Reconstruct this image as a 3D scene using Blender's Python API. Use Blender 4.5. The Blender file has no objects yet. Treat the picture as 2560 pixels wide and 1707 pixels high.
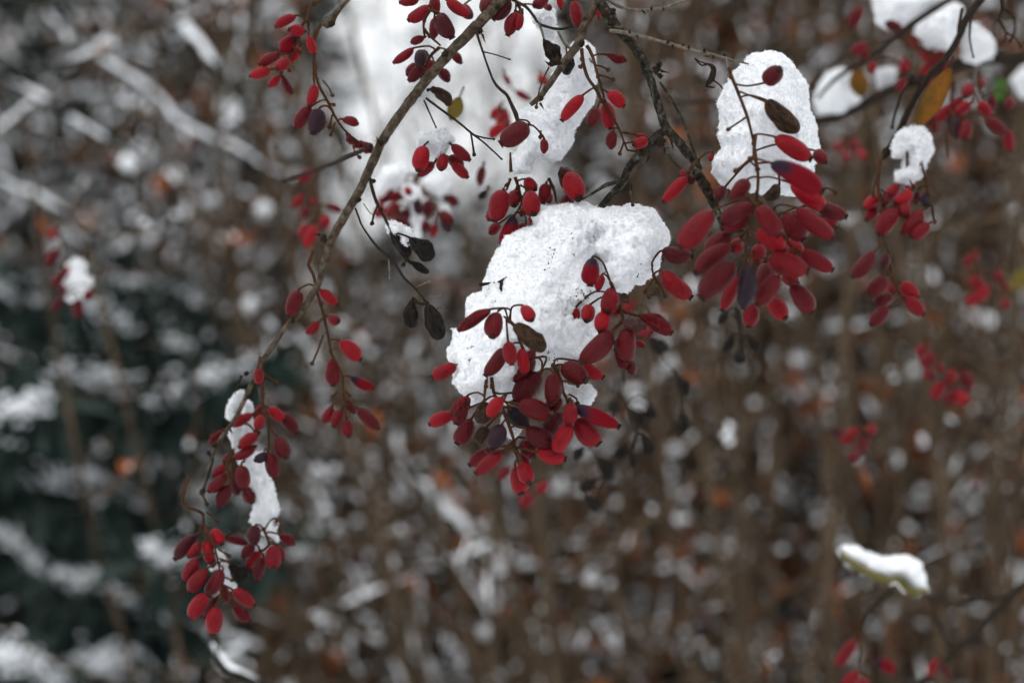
import bpy, math, random
import numpy as np
from mathutils import Vector, Matrix, noise as mnoise

# ---------------------------------------------------------------- camera, sky, sun, exposure
S = bpy.context.scene
COL = S.collection
EYE = Vector((0.0, 0.0, 1.5))
LENS, SENSOR, FOCUS = 55.0, 22.2, 0.845
KW = SENSOR / LENS
cd = bpy.data.cameras.new("camera")
cam = bpy.data.objects.new("camera", cd)
COL.objects.link(cam)
cam.location = EYE
cam.rotation_euler = (math.radians(90), 0, 0)
cd.lens, cd.sensor_width = LENS, SENSOR
cd.clip_start, cd.clip_end = 0.02, 2000
cd.dof.use_dof = True
cd.dof.focus_distance = FOCUS
cd.dof.aperture_fstop = 4.6
S.camera = cam

SUN_EL, SUN_AZ = math.radians(62), math.radians(240)   # azimuth clockwise from +Y
W = bpy.data.worlds.new("World")
S.world = W
W.use_nodes = True
nt = W.node_tree
bg = nt.nodes["Background"]
sky = nt.nodes.new("ShaderNodeTexSky")
sky.sky_type = 'NISHITA'
sky.sun_disc = False
sky.sun_elevation = SUN_EL
sky.sun_rotation = SUN_AZ
sky.air_density, sky.dust_density, sky.ozone_density = 1.0, 6.0, 1.0
hs = nt.nodes.new("ShaderNodeHueSaturation")
hs.inputs['Saturation'].default_value = 0.22
nt.links.new(sky.outputs[0], hs.inputs['Color'])
# an even overcast: the clear sky veiled by cloud
veil = nt.nodes.new("ShaderNodeMix")
veil.data_type = 'RGBA'
veil.inputs[0].default_value = 0.72
veil.inputs[7].default_value = (12.8, 13.1, 13.4, 1)
nt.links.new(hs.outputs[0], veil.inputs[6])
nt.links.new(veil.outputs[2], bg.inputs[0])
bg.inputs[1].default_value = 0.12

sl = bpy.data.lights.new("sun", 'SUN')
sl.energy, sl.angle, sl.color = 0.9, math.radians(40), (1.0, 0.97, 0.93)
so = bpy.data.objects.new("sun", sl)
COL.objects.link(so)
sdir = Vector((math.sin(SUN_AZ) * math.cos(SUN_EL), math.cos(SUN_AZ) * math.cos(SUN_EL), math.sin(SUN_EL)))
so.rotation_euler = sdir.to_track_quat('Z', 'Y').to_euler()
so.location = sdir * 20

S.view_settings.view_transform = 'Standard'
S.view_settings.look = 'None'
S.view_settings.exposure = 0.0
S.view_settings.gamma = 1.0
S.view_settings.use_curve_mapping = False
S.cycles.use_denoising = True
S.cycles.max_bounces = 8
S.cycles.diffuse_bounces = 4
S.cycles.adaptive_threshold = 0.015

RND = random.Random(7)

# ---------------------------------------------------------------- helpers
def P(X, Y, d):
    """a point of the photograph (2560 x 1707 pixels) at d metres in front of the camera"""
    return Vector(((X - 1280) / 2560 * KW * d, d, EYE.z - (Y - 853.5) / 2560 * KW * d))

ZOOM = dict(A=(600, 0, 3.672), B=(1160, 0, 3.672), C=(1700, 0, 2.735), D=(600, 300, 3.672), E=(1050, 450, 3.357),
            F=(1050, 800, 3.357), G=(1640, 380, 3.136), H=(2000, 400, 2.239), I=(400, 900, 3.92), J=(400, 1280, 3.7325),
            K=(650, 680, 3.563), L=(0, 0, 2.756), M=(0, 569, 2.756), N=(0, 1138, 2.756), O=(853, 1138, 2.756),
            Q=(1706, 1138, 2.756), V=(0, 0, 0.91875))

def zp(z, x, y, d):
    o = ZOOM[z]
    return P(o[0] + x / o[2], o[1] + y / o[2], d)

def mm(z, px, d):
    """length in metres of px zoom pixels at depth d"""
    return px / ZOOM[z][2] / 2560 * KW * d

def tag(o, label=None, cat=None, group=None, kind=None):
    if label: o['label'] = label
    if cat: o['category'] = cat
    if group: o['group'] = group
    if kind: o['kind'] = kind
    return o

def empty(name, loc, label, cat, group=None):
    o = bpy.data.objects.new(name, None)
    o.empty_display_size = 0.01
    o.location = loc
    COL.objects.link(o)
    return tag(o, label, cat, group)

class MB:
    def __init__(s):
        s.v, s.f, s.m = [], [], []
    def add(s, vs, fs, mat=0):
        n = len(s.v)
        s.v.extend(vs)
        s.f.extend([tuple(i + n for i in f) for f in fs])
        s.m.extend([mat] * len(fs))
    def mesh(s, name, mats, origin=None, smooth=True):
        me = bpy.data.meshes.new(name)
        o = Vector(origin) if origin is not None else Vector((0, 0, 0))
        me.from_pydata([tuple(Vector(p) - o) for p in s.v], [], s.f)
        for m in mats: me.materials.append(m)
        if len(mats) > 1: me.polygons.foreach_set('material_index', s.m)
        if smooth: me.polygons.foreach_set('use_smooth', [True] * len(s.f))
        me.update()
        return me
    def build(s, name, mats, parent=None, smooth=True, origin=None):
        if not isinstance(mats, (list, tuple)): mats = [mats]
        if origin is None: origin = parent.location if parent is not None else s.v[0]
        o = bpy.data.objects.new(name, s.mesh(name, mats, origin, smooth))
        COL.objects.link(o)
        if parent is not None: o.parent = parent
        else: o.location = origin
        return o

def catmull(pts, step):
    """pts: list of (Vector, radius) -> dense list"""
    out = []
    n = len(pts)
    for i in range(n - 1):
        p0 = pts[max(i - 1, 0)]; p1 = pts[i]; p2 = pts[i + 1]; p3 = pts[min(i + 2, n - 1)]
        L = (p2[0] - p1[0]).length
        k = max(2, int(L / step))
        for j in range(k):
            t = j / k; t2 = t * t; t3 = t2 * t
            a = (-t3 + 2 * t2 - t) / 2; b = (3 * t3 - 5 * t2 + 2) / 2; c = (-3 * t3 + 4 * t2 + t) / 2; e = (t3 - t2) / 2
            out.append((p0[0] * a + p1[0] * b + p2[0] * c + p3[0] * e, p1[1] + (p2[1] - p1[1]) * t))
    out.append(pts[-1])
    return out

def tube(mb, pts, seg=8, step=0.002, rough=0.0, freq=400.0, mat=0, flat=None):
    """round tube through (point, radius); rough = relative bumpiness; flat = (up, k) squashes along up"""
    q = catmull(pts, step)
    vs, fs = [], []
    n = len(q)
    ref = Vector((0.31, 0.77, 0.55)).normalized()
    for i, (p, r) in enumerate(q):
        t = (q[min(i + 1, n - 1)][0] - q[max(i - 1, 0)][0])
        if t.length < 1e-9: t = Vector((0, 0, -1))
        t.normalize()
        a = t.cross(ref)
        if a.length < 0.05: a = t.cross(Vector((1, 0, 0)))
        a.normalize(); b = t.cross(a)
        for k in range(seg):
            th = 2 * math.pi * k / seg
            d = a * math.cos(th) + b * math.sin(th)
            rr = r
            if rough:
                pp = (p + d * r) * freq
                rr = r * (1 + rough * (mnoise.noise(pp) + 0.6 * mnoise.noise(pp * 2.3)))
            vs.append(p + d * rr)
    for i in range(n - 1):
        for k in range(seg):
            k2 = (k + 1) % seg
            fs.append((i * seg + k, i * seg + k2, (i + 1) * seg + k2, (i + 1) * seg + k))
    fs.append(tuple(range(seg - 1, -1, -1)))
    fs.append(tuple((n - 1) * seg + k for k in range(seg)))
    mb.add(vs, fs, mat)
    return q

def blob(mb, c, r, rnd, sc=(1, 1, 1), lump=0.25, freq=None, rows=6, cols=9, mat=0, axis=None):
    freq = freq or 1.2 / max(r, 1e-6)
    off = Vector((rnd.uniform(-50, 50), rnd.uniform(-50, 50), rnd.uniform(-50, 50)))
    M = axis.to_track_quat('Z', 'Y').to_matrix() if axis is not None else Matrix.Identity(3)
    vs, fs = [], []
    for i in range(rows + 1):
        ph = math.pi * i / rows
        for k in range(cols if 0 < i < rows else 1):
            th = 2 * math.pi * k / cols
            d = Vector((math.sin(ph) * math.cos(th), math.sin(ph) * math.sin(th), math.cos(ph)))
            rr = r * (1 + lump * mnoise.noise(d * r * freq + off))
            vs.append(c + M @ Vector((d.x * sc[0] * rr, d.y * sc[1] * rr, d.z * sc[2] * rr)))
    idx = lambda i, k: 0 if i == 0 else (1 + (rows - 1) * cols if i == rows else 1 + (i - 1) * cols + k % cols)
    for i in range(rows):
        for k in range(cols):
            q = [idx(i, k), idx(i + 1, k), idx(i + 1, k + 1), idx(i, k + 1)]
            q = [v for j, v in enumerate(q) if v not in q[:j]]
            fs.append(tuple(q))
    mb.add(vs, fs, mat)

def cone(mb, p, d, L, r, seg=5, mat=0):
    d = d.normalized()
    a = d.orthogonal().normalized(); b = d.cross(a)
    vs = [p + (a * math.cos(2 * math.pi * k / seg) + b * math.sin(2 * math.pi * k / seg)) * r for k in range(seg)] + [p + d * L]
    mb.add(vs, [(k, (k + 1) % seg, seg) for k in range(seg)] + [tuple(range(seg - 1, -1, -1))], mat)

def rdir(rnd):
    while True:
        v = Vector((rnd.uniform(-1, 1), rnd.uniform(-1, 1), rnd.uniform(-1, 1)))
        if 0.05 < v.length < 1: return v.normalized()

# ---------------------------------------------------------------- materials
def mat(name, build):
    m = bpy.data.materials.new(name)
    m.use_nodes = True
    t = m.node_tree
    b = t.nodes["Principled BSDF"]
    b.inputs['Specular IOR Level'].default_value = 0.05
    build(t, b)
    return m

def ramp(t, fac, stops):
    r = t.nodes.new("ShaderNodeValToRGB")
    e = r.color_ramp.elements
    while len(e) < len(stops): e.new(0.5)
    for el, (p, c) in zip(e, stops):
        el.position = p; el.color = (*c, 1)
    t.links.new(fac, r.inputs[0])
    return r.outputs[0]

def noisen(t, scale, detail=4, rough=0.6, coord='Object', vec=None):
    n = t.nodes.new("ShaderNodeTexNoise")
    n.inputs['Scale'].default_value = scale
    n.inputs['Detail'].default_value = detail
    n.inputs['Roughness'].default_value = rough
    if vec is None:
        c = t.nodes.new("ShaderNodeTexCoord"); vec = c.outputs[coord]
    t.links.new(vec, n.inputs['Vector'])
    return n.outputs[0]

def bump(t, b, h, dist, strength=1.0):
    n = t.nodes.new("ShaderNodeBump")
    n.inputs['Distance'].default_value = dist
    n.inputs['Strength'].default_value = strength
    t.links.new(h, n.inputs['Height'])
    t.links.new(n.outputs[0], b.inputs['Normal'])

def mixc(t, fac, a, b, blend='MIX'):
    m = t.nodes.new("ShaderNodeMix")
    m.data_type = 'RGBA'; m.blend_type = blend
    if isinstance(fac, (int, float)): m.inputs[0].default_value = fac
    else: t.links.new(fac, m.inputs[0])
    for i, c in ((6, a), (7, b)):
        if isinstance(c, tuple): m.inputs[i].default_value = (*c, 1)
        else: t.links.new(c, m.inputs[i])
    return m.outputs[2]

def mr(t, v, a, b, c=0.0, d=1.0):
    n = t.nodes.new("ShaderNodeMapRange")
    for i, x in enumerate((a, b, c, d)): n.inputs[i + 1].default_value = x
    t.links.new(v, n.inputs[0])
    return n.outputs[0]

def _snow(t, b):
    b.inputs['Roughness'].default_value = 0.55
    c = ramp(t, noisen(t, 900, 3), [(0.3, (0.75, 0.77, 0.80)), (0.7, (0.84, 0.85, 0.87))])
    t.links.new(c, b.inputs['Base Color'])
    bump(t, b, noisen(t, 2500, 3, 0.7), 0.0004, 0.5)
    b.inputs['Subsurface Weight'].default_value = 0.5
    b.inputs['Subsurface Radius'].default_value = (0.0028, 0.0028, 0.0031)
    b.inputs['Subsurface Scale'].default_value = 1.0
SNOW = mat("fresh_snow", _snow)

def _snowfar(t, b):
    b.inputs['Roughness'].default_value = 0.7
    c = ramp(t, noisen(t, 60, 3), [(0.3, (0.80, 0.83, 0.86)), (0.7, (0.90, 0.91, 0.93))])
    t.links.new(c, b.inputs['Base Color'])
SNOWFAR = mat("loose_snow", _snowfar)

def berry_mat(name, lo, hi, bloom, rough=0.36, spots=0.35, sss=0.35):
    def f(t, b):
        oi = t.nodes.new("ShaderNodeObjectInfo")
        base = ramp(t, oi.outputs['Random'], [(0.0, lo), (1.0, hi)])
        tc = t.nodes.new("ShaderNodeTexCoord")
        add = t.nodes.new("ShaderNodeVectorMath"); add.operation = 'ADD'
        t.links.new(tc.outputs['Object'], add.inputs[0])
        sc = t.nodes.new("ShaderNodeVectorMath"); sc.operation = 'SCALE'; sc.inputs['Scale'].default_value = 37.0
        cmb = t.nodes.new("ShaderNodeCombineXYZ")
        for i in range(3): t.links.new(oi.outputs['Random'], cmb.inputs[i])
        t.links.new(cmb.outputs[0], sc.inputs[0]); t.links.new(sc.outputs[0], add.inputs[1])
        n1 = noisen(t, 2.2, 3, 0.6, vec=add.outputs[0])
        c = mixc(t, mr(t, n1, 0.45, 0.75, 0, spots), base, tuple(x * 0.28 for x in lo))
        # waxy bloom, in smudges where it has not been rubbed away
        n2 = noisen(t, 3.5, 5, 0.7, vec=add.outputs[0])
        c = mixc(t, mr(t, n2, 0.42, 0.72, 0.0, bloom), c, (0.22, 0.06, 0.085))
        t.links.new(c, b.inputs['Base Color'])
        t.links.new(mr(t, n2, 0.35, 0.7, rough - 0.14, rough + 0.2), b.inputs['Roughness'])
        b.inputs['Subsurface Weight'].default_value = sss
        b.inputs['Subsurface Radius'].default_value = (0.0035, 0.0004, 0.0004)
        b.inputs['Subsurface Scale'].default_value = 1.0
        b.inputs['Coat Weight'].default_value = 0.03
        b.inputs['Coat Roughness'].default_value = 0.2
        b.inputs['Specular IOR Level'].default_value = 0.10
        bump(t, b, noisen(t, 9, 3, 0.6, vec=add.outputs[0]), 0.02, 0.3)
    return mat(name, f)
RED = berry_mat("red_berry_skin", (0.055, 0.0005, 0.0022), (0.205, 0.0008, 0.0050), 0.05)
MAROON = berry_mat("maroon_berry_skin", (0.03, 0.0005, 0.0016), (0.075, 0.0007, 0.002), 0.06)
BLUE = berry_mat("blue_black_berry_skin", (0.006, 0.006, 0.011), (0.018, 0.004, 0.007), 0.08, 0.42, 0.5, 0.0)
def _halfdark(t, b):
    tc = t.nodes.new("ShaderNodeTexCoord")
    sx = t.nodes.new("ShaderNodeSeparateXYZ"); t.links.new(tc.outputs['Object'], sx.inputs[0])
    n = noisen(t, 3.0, 3)
    a = t.nodes.new("ShaderNodeMath"); a.operation = 'MULTIPLY_ADD'
    t.links.new(n, a.inputs[0]); a.inputs[1].default_value = 0.5; t.links.new(sx.outputs['Z'], a.inputs[2])
    c = ramp(t, a.outputs[0], [(0.42, (0.014, 0.010, 0.018)), (0.66, (0.11, 0.002, 0.006))])
    t.links.new(c, b.inputs['Base Color'])
    b.inputs['Roughness'].default_value = 0.4
    b.inputs['Subsurface Weight'].default_value = 0.15
    b.inputs['Subsurface Radius'].default_value = (0.003, 0.0004, 0.0004)
    b.inputs['Subsurface Scale'].default_value = 1.0
HALF = mat("half_blackened_berry_skin", _halfdark)
def _wither(c1, c2, rough):
    def f(t, b):
        c = ramp(t, noisen(t, 4.5, 5, 0.7), [(0.35, c1), (0.65, c2)])
        t.links.new(c, b.inputs['Base Color'])
        b.inputs['Roughness'].default_value = rough
        b.inputs['Specular IOR Level'].default_value = 0.10
        bump(t, b, noisen(t, 6, 3, 0.6), 0.05, 0.4)
    return f
BLACK = mat("dried_black_skin", _wither((0.003, 0.0025, 0.002), (0.013, 0.009, 0.006), 0.45))
BROWN = mat("dried_brown_skin", _wither((0.006, 0.004, 0.002), (0.055, 0.028, 0.014), 0.45))
GREY = mat("dried_grey_skin", _wither((0.02, 0.008, 0.008), (0.07, 0.03, 0.028), 0.45))
SHRIV = mat("shrivelled_red_skin", _wither((0.012, 0.002, 0.003), (0.13, 0.002, 0.005), 0.33))
TIP = mat("berry_calyx", _wither((0.006, 0.005, 0.005), (0.05, 0.022, 0.014), 0.6))

def bark(name, stops, sc, bd, stretch=None):
    def f(t, b):
        n = noisen(t, sc, 6, 0.7)
        t.links.new(ramp(t, n, stops), b.inputs['Base Color'])
        b.inputs['Roughness'].default_value = 0.85
        bump(t, b, noisen(t, sc * 2.2, 5, 0.75), bd, 0.8)
    return mat(name, f)
BARK = bark("brown_bark", [(0.3, (0.012, 0.009, 0.006)), (0.48, (0.05, 0.037, 0.026)), (0.68, (0.12, 0.095, 0.07))], 420, 0.0006)
LICHEN = bark("lichened_bark", [(0.36, (0.006, 0.006, 0.005)), (0.5, (0.026, 0.022, 0.017)), (0.6, (0.065, 0.062, 0.046)), (0.76, (0.2, 0.2, 0.16))], 480, 0.0008)
TWIG = bark("grey_twig_bark", [(0.3, (0.035, 0.028, 0.02)), (0.7, (0.18, 0.15, 0.12))], 700, 0.0003)
DARKTWIG = bark("dark_twig_bark", [(0.3, (0.007, 0.006, 0.005)), (0.7, (0.035, 0.026, 0.019))], 700, 0.0003)
STALK = bark("fruit_stalk", [(0.3, (0.02, 0.010, 0.006)), (0.7, (0.075, 0.032, 0.016))], 500, 0.0001)
SCALE = bark("bud_scales", [(0.3, (0.005, 0.004, 0.003)), (0.7, (0.04, 0.026, 0.017))], 900, 0.0003)
FARSTEM = bark("shrub_stem_bark", [(0.3, (0.022, 0.016, 0.010)), (0.7, (0.11, 0.077, 0.050))], 30, 0.002)
FARDARK = bark("shrub_dark_bark", [(0.3, (0.009, 0.010, 0.008)), (0.7, (0.035, 0.033, 0.027))], 30, 0.002)
def leafmat(name, a, b_, c_):
    def f(t, b):
        g = t.nodes.new("ShaderNodeNewGeometry")
        t.links.new(ramp(t, g.outputs['Random Per Island'], [(0.0, a), (0.55, b_), (1.0, c_)]), b.inputs['Base Color'])
        b.inputs['Roughness'].default_value = 0.7
        b.inputs['Specular IOR Level'].default_value = 0.04
    return mat(name, f)
LRUST = leafmat("rust_leaves", (0.010, 0.008, 0.005), (0.042, 0.023, 0.012), (0.30, 0.088, 0.030))
LGREY = leafmat("grey_brown_leaves", (0.010, 0.012, 0.010), (0.030, 0.031, 0.025), (0.19, 0.080, 0.036))
LBROWN = leafmat("dry_brown_leaves", (0.008, 0.007, 0.005), (0.03, 0.022, 0.014), (0.11, 0.052, 0.026))
LGREEN = leafmat("evergreen_needles", (0.006, 0.012, 0.010), (0.016, 0.028, 0.024), (0.048, 0.064, 0.056))
def _leaf(c1, c2, c3):
    def f(t, b):
        t.links.new(ramp(t, noisen(t, 90, 4, 0.6), [(0.3, c1), (0.5, c2), (0.7, c3)]), b.inputs['Base Color'])
        b.inputs['Roughness'].default_value = 0.45
        b.inputs['Subsurface Weight'].default_value = 0.1
        b.inputs['Subsurface Radius'].default_value = (0.002, 0.001, 0.0005)
    return f
ORANGE = mat("orange_leaf", _leaf((0.035, 0.030, 0.007), (0.10, 0.048, 0.008), (0.19, 0.068, 0.010)))
YGREEN = mat("yellow_green_leaf", _leaf((0.04, 0.05, 0.010), (0.09, 0.080, 0.016), (0.14, 0.08, 0.017)))
GREEN = mat("green_leaf", _leaf((0.02, 0.05, 0.010), (0.035, 0.085, 0.018), (0.06, 0.11, 0.02)))

# ---------------------------------------------------------------- snow bodies: level set -> surface net -> crystals
def vnoise(shape, cell, rng):
    """value noise on a voxel grid, cell in voxels"""
    g = [int(math.ceil(n / cell)) + 2 for n in shape]
    v = rng.uniform(-1, 1, g)
    out = v
    for ax, n in enumerate(shape):
        x = np.arange(n) / cell
        i = np.floor(x).astype(int); f = x - i; f = f * f * (3 - 2 * f)
        a = np.take(out, i, axis=ax); b = np.take(out, i + 1, axis=ax)
        sh = [1, 1, 1]; sh[ax] = n
        out = a + (b - a) * f.reshape(sh)
    return out

def polydist(px, py, poly):
    """signed distance (inside positive) of points to a polygon"""
    d2 = np.full(px.shape, 1e9); ins = np.zeros(px.shape, bool)
    n = len(poly)
    for i in range(n):
        ax, ay = poly[i]; bx, by = poly[(i + 1) % n]
        ex, ey = bx - ax, by - ay
        wx, wy = px - ax, py - ay
        t = np.clip((wx * ex + wy * ey) / (ex * ex + ey * ey + 1e-18), 0, 1)
        d2 = np.minimum(d2, (wx - ex * t) ** 2 + (wy - ey * t) ** 2)
        c = (ay > py) != (by > py)
        with np.errstate(divide='ignore', invalid='ignore'):
            xi = ex * (py - ay) / (ey if abs(ey) > 1e-15 else 1e-15) + ax
        ins ^= c & (px < xi)
    return np.where(ins, np.sqrt(d2), -np.sqrt(d2))

def surface_net(F, org, h):
    """F > 0 inside; returns verts (n,3), quads"""
    s = F > 0
    nx, ny, nz = F.shape
    cnt = np.zeros((nx - 1, ny - 1, nz - 1)); acc = np.zeros((nx - 1, ny - 1, nz - 1, 3))
    offs = [(i, j, k) for i in (0, 1) for j in (0, 1) for k in (0, 1)]
    sub = lambda A, o: A[o[0]:o[0] + nx - 1, o[1]:o[1] + ny - 1, o[2]:o[2] + nz - 1]
    for a in offs:
        for ax in range(3):
            if a[ax]: continue
            b = list(a); b[ax] = 1
            fa, fb = sub(F, a), sub(F, b)
            cr = (fa > 0) != (fb > 0)
            with np.errstate(divide='ignore', invalid='ignore'):
                t = np.where(cr, fa / (fa - fb), 0)
            cnt += cr
            for q in range(3):
                acc[..., q] += np.where(cr, a[q] + (t if q == ax else 0), 0)
    act = cnt > 0
    idx = -np.ones(act.shape, int); idx[act] = np.arange(act.sum())
    g = np.argwhere(act)
    V = (g + acc[act] / cnt[act][:, None]) * h + np.array(org)
    Q = []
    for ax in range(3):
        o1, o2 = [q for q in range(3) if q != ax]
        lo = [slice(1, n - 1) for n in F.shape]; lo[ax] = slice(0, F.shape[ax] - 1)
        hi = list(lo); hi[ax] = slice(1, F.shape[ax])
        sa, sb = s[tuple(lo)], s[tuple(hi)]
        e = np.argwhere(sa != sb)
        if not len(e): continue
        fl = sa[tuple(e.T)]
        e = e + np.array([0 if q == ax else 1 for q in range(3)])
        def cell(d1, d2):
            c = e.copy(); c[:, o1] -= d1; c[:, o2] -= d2
            return idx[c[:, 0], c[:, 1], c[:, 2]]
        q = np.stack([cell(1, 1), cell(0, 1), cell(0, 0), cell(1, 0)], 1)
        flip = fl if ax != 1 else ~fl
        q[~flip] = q[~flip][:, ::-1]
        Q.append(q)
    return V, np.concatenate(Q)

OCT_V = np.array([(1, 0, 0), (-1, 0, 0), (0, 1, 0), (0, -1, 0), (0, 0, 1), (0, 0, -1)], float)
OCT_F = np.array([(0, 2, 4), (2, 1, 4), (1, 3, 4), (3, 0, 4), (2, 0, 5), (1, 2, 5), (3, 1, 5), (0, 3, 5)])

def snow_body(name, parts, label, holes=(), h=0.0007, seed=1, crystals=6000, csize=0.00035, lump=1.0, fuzz=0.35, cat="snow clump", group=None, chain=4, parent=None):
    """parts: list of (zoom, outline, depth, half thickness m, y shift function or 0). One mesh of snow."""
    rng = np.random.default_rng(seed)
    P3 = []
    for z, poly, d, T, sh in parts:
        pts = [zp(z, x, y, d) for x, y in poly]
        P3.append(([(p.x, p.z) for p in pts], d, T, sh))
    xs = [p[0] for q in P3 for p in q[0]]; zs = [p[1] for q in P3 for p in q[0]]
    ymin = min(d - T for _, d, T, _ in P3); ymax = max(d + T for _, d, T, _ in P3)
    m = 0.004
    org = (min(xs) - m, ymin - 0.012, min(zs) - m)
    shape = (int((max(xs) + m - org[0]) / h) + 2, int((ymax + 0.012 - org[1]) / h) + 2, int((max(zs) + m - org[2]) / h) + 2)
    X = org[0] + np.arange(shape[0]) * h; Y = org[1] + np.arange(shape[1]) * h; Z = org[2] + np.arange(shape[2]) * h
    gx, gz = np.meshgrid(X, Z, indexing='ij')
    big = vnoise(shape, 0.010 / h, rng) * 0.0026 * lump
    mid = vnoise(shape, 0.0038 / h, rng) * 0.0010 * lump
    fine = vnoise(shape, max(0.0014 / h, 1.6), rng) * 0.0004 * lump
    N = big + mid + fine
    Nd = 0.22 * big + 0.7 * mid + 1.8 * fine
    F = np.full(shape, -1e3)
    for poly, d, T, sh in P3:
        D = polydist(gx, gz, poly)
        r = max(T * 1.25, float(D.max()) * 0.9)
        D3 = D[:, None, :] + Nd
        q = np.clip(D3 / r, 0, 1)
        hh = T * np.sqrt(np.clip(1 - (1 - q) ** 2, 0, 1))
        hh = np.where(D3 > 0, hh, D3 * 1.5)
        yc = d + (sh(gx, gz) if callable(sh) else sh)
        if not callable(sh): yc = np.full(D.shape, yc)
        f = hh - np.abs(Y[None, :, None] - yc[:, None, :])
        F = np.maximum(F, f)
    F = np.where(F > -0.006, F + N, F)
    for z_, x_, y_, rp, hd in holes:
        c_ = zp(z_, x_, y_, hd); R_ = mm(z_, rp, hd)
        dist = np.sqrt((X[:, None, None] - c_.x) ** 2 + ((Y[None, :, None] - c_.y) * 0.8) ** 2 + (Z[None, None, :] - c_.z) ** 2) - R_ + 2.0 * Nd
        F = np.minimum(F, dist)
    for ax in range(3):
        sl_ = [slice(None)] * 3
        for e in (0, -1):
            sl_[ax] = e; F[tuple(sl_)] = -1
    V, Q = surface_net(F, org, h)
    # normals
    n = np.cross(V[Q[:, 2]] - V[Q[:, 0]], V[Q[:, 3]] - V[Q[:, 1]])
    area = np.linalg.norm(n, axis=1) + 1e-15
    fn = n / area[:, None]
    V = V + rng.normal(0, h * 0.16, V.shape)
    allV, allF = [V], [tuple(q) for q in Q.tolist()]
    nb = len(V)
    # crystals: short random walks of little faceted grains leaving the surface
    k = crystals
    fi = rng.choice(len(Q), k, p=area / area.sum())
    c = V[Q[fi]].mean(1); dn = fn[fi]
    for stepi in range(chain):
        keep = rng.random(len(c)) < (1.0 if stepi == 0 else 0.6)
        c, dn = c[keep], dn[keep]
        if not len(c): break
        sz = csize * rng.uniform(0.5, 1.3, len(c)) * (0.9 ** stepi)
        A = rng.normal(size=(len(c), 3, 3)); A, _ = np.linalg.qr(A)
        sc = np.stack([sz * rng.uniform(0.5, 1.6, len(c)), sz * rng.uniform(0.4, 1.0, len(c)), sz * rng.uniform(0.3, 1.0, len(c))], 1)
        vv = c[:, None, :] + np.einsum('nij,vj,nj->nvi', A, OCT_V, sc)
        ff = OCT_F[None] + (nb + 6 * np.arange(len(c)))[:, None, None]
        allV.append(vv.reshape(-1, 3)); allF += [tuple(x) for x in ff.reshape(-1, 3).tolist()]
        nb += 6 * len(c)
        dn = dn + rng.normal(0, 0.5, dn.shape); dn /= np.linalg.norm(dn, axis=1)[:, None]
        c = c + dn * (sz * (0.8 + fuzz))[:, None]
    VV = np.concatenate(allV)
    o0 = V.mean(0)
    me = bpy.data.meshes.new(name)
    me.from_pydata((VV - o0).tolist(), [], allF)
    me.materials.append(SNOW)
    sm = np.zeros(len(allF), bool); sm[:len(Q)] = True
    me.polygons.foreach_set('use_smooth', sm)
    me.update()
    o = bpy.data.objects.new(name, me)
    COL.objects.link(o)
    o.location = o0
    return tag(o, label, cat, group)

# ---------------------------------------------------------------- berries
def berry_mesh(name, rnd, material, wrinkle=0.0, rows=14, cols=18, dent=0.05, pinch=0.0, ribs=5):
    """unit berry: stalk end at z=0, far end at z=1, diameter 1"""
    off = Vector((rnd.uniform(-9, 9), rnd.uniform(-9, 9), rnd.uniform(-9, 9)))
    bx, by = rnd.uniform(-0.09, 0.09), rnd.uniform(-0.09, 0.09)
    po = rnd.uniform(0.72, 0.85); fat = rnd.uniform(-0.12, 0.12)
    ph0 = rnd.uniform(0, 6)
    mb = MB(); vs, fs = [], []
    for i in range(rows + 1):
        t = i / rows
        u = (1 - math.cos(math.pi * t)) / 2
        r = 0.5 * (max(1 - abs(2 * u - 1) ** 2.3, 0)) ** (po * 0.58)
        r *= 1 + fat * (2 * u - 1)
        r *= 1 - pinch * math.exp(-((u - 0.15) / 0.2) ** 2)
        for k in range(cols if 0 < i < rows else 1):
            th = 2 * math.pi * k / cols
            d = Vector((math.cos(th), math.sin(th), 0))
            rr = r * (1 + dent * mnoise.noise(Vector((d.x * 1.1, d.y * 1.1, u * 2.2)) + off))
            if wrinkle:
                w = mnoise.noise(Vector((d.x * 2.0, d.y * 2.0, u * 2.6)) + off * 2)
                fold = abs(math.sin(th * ribs / 2 + ph0 + 1.2 * math.sin(u * 3 + ph0)))
                w2 = mnoise.noise(Vector((d.x * 5.0, d.y * 5.0, u * 6.0)) + off)
                rr *= 1 + wrinkle * (0.6 * w + 0.65 * (fold ** 0.6 - 0.75) + 0.3 * w2)
            s = math.sin(math.pi * u)
            vs.append(d * rr + Vector((bx * s, by * s, u)))
    idx = lambda i, k: 0 if i == 0 else (1 + (rows - 1) * cols if i == rows else 1 + (i - 1) * cols + k % cols)
    for i in range(rows):
        for k in range(cols):
            q = [idx(i, k), idx(i, k + 1), idx(i + 1, k + 1), idx(i + 1, k)]
            q = [v for j, v in enumerate(q) if v not in q[:j]]
            fs.append(tuple(q))
    mb.add(vs, fs)
    return mb.mesh(name, [material])

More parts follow.
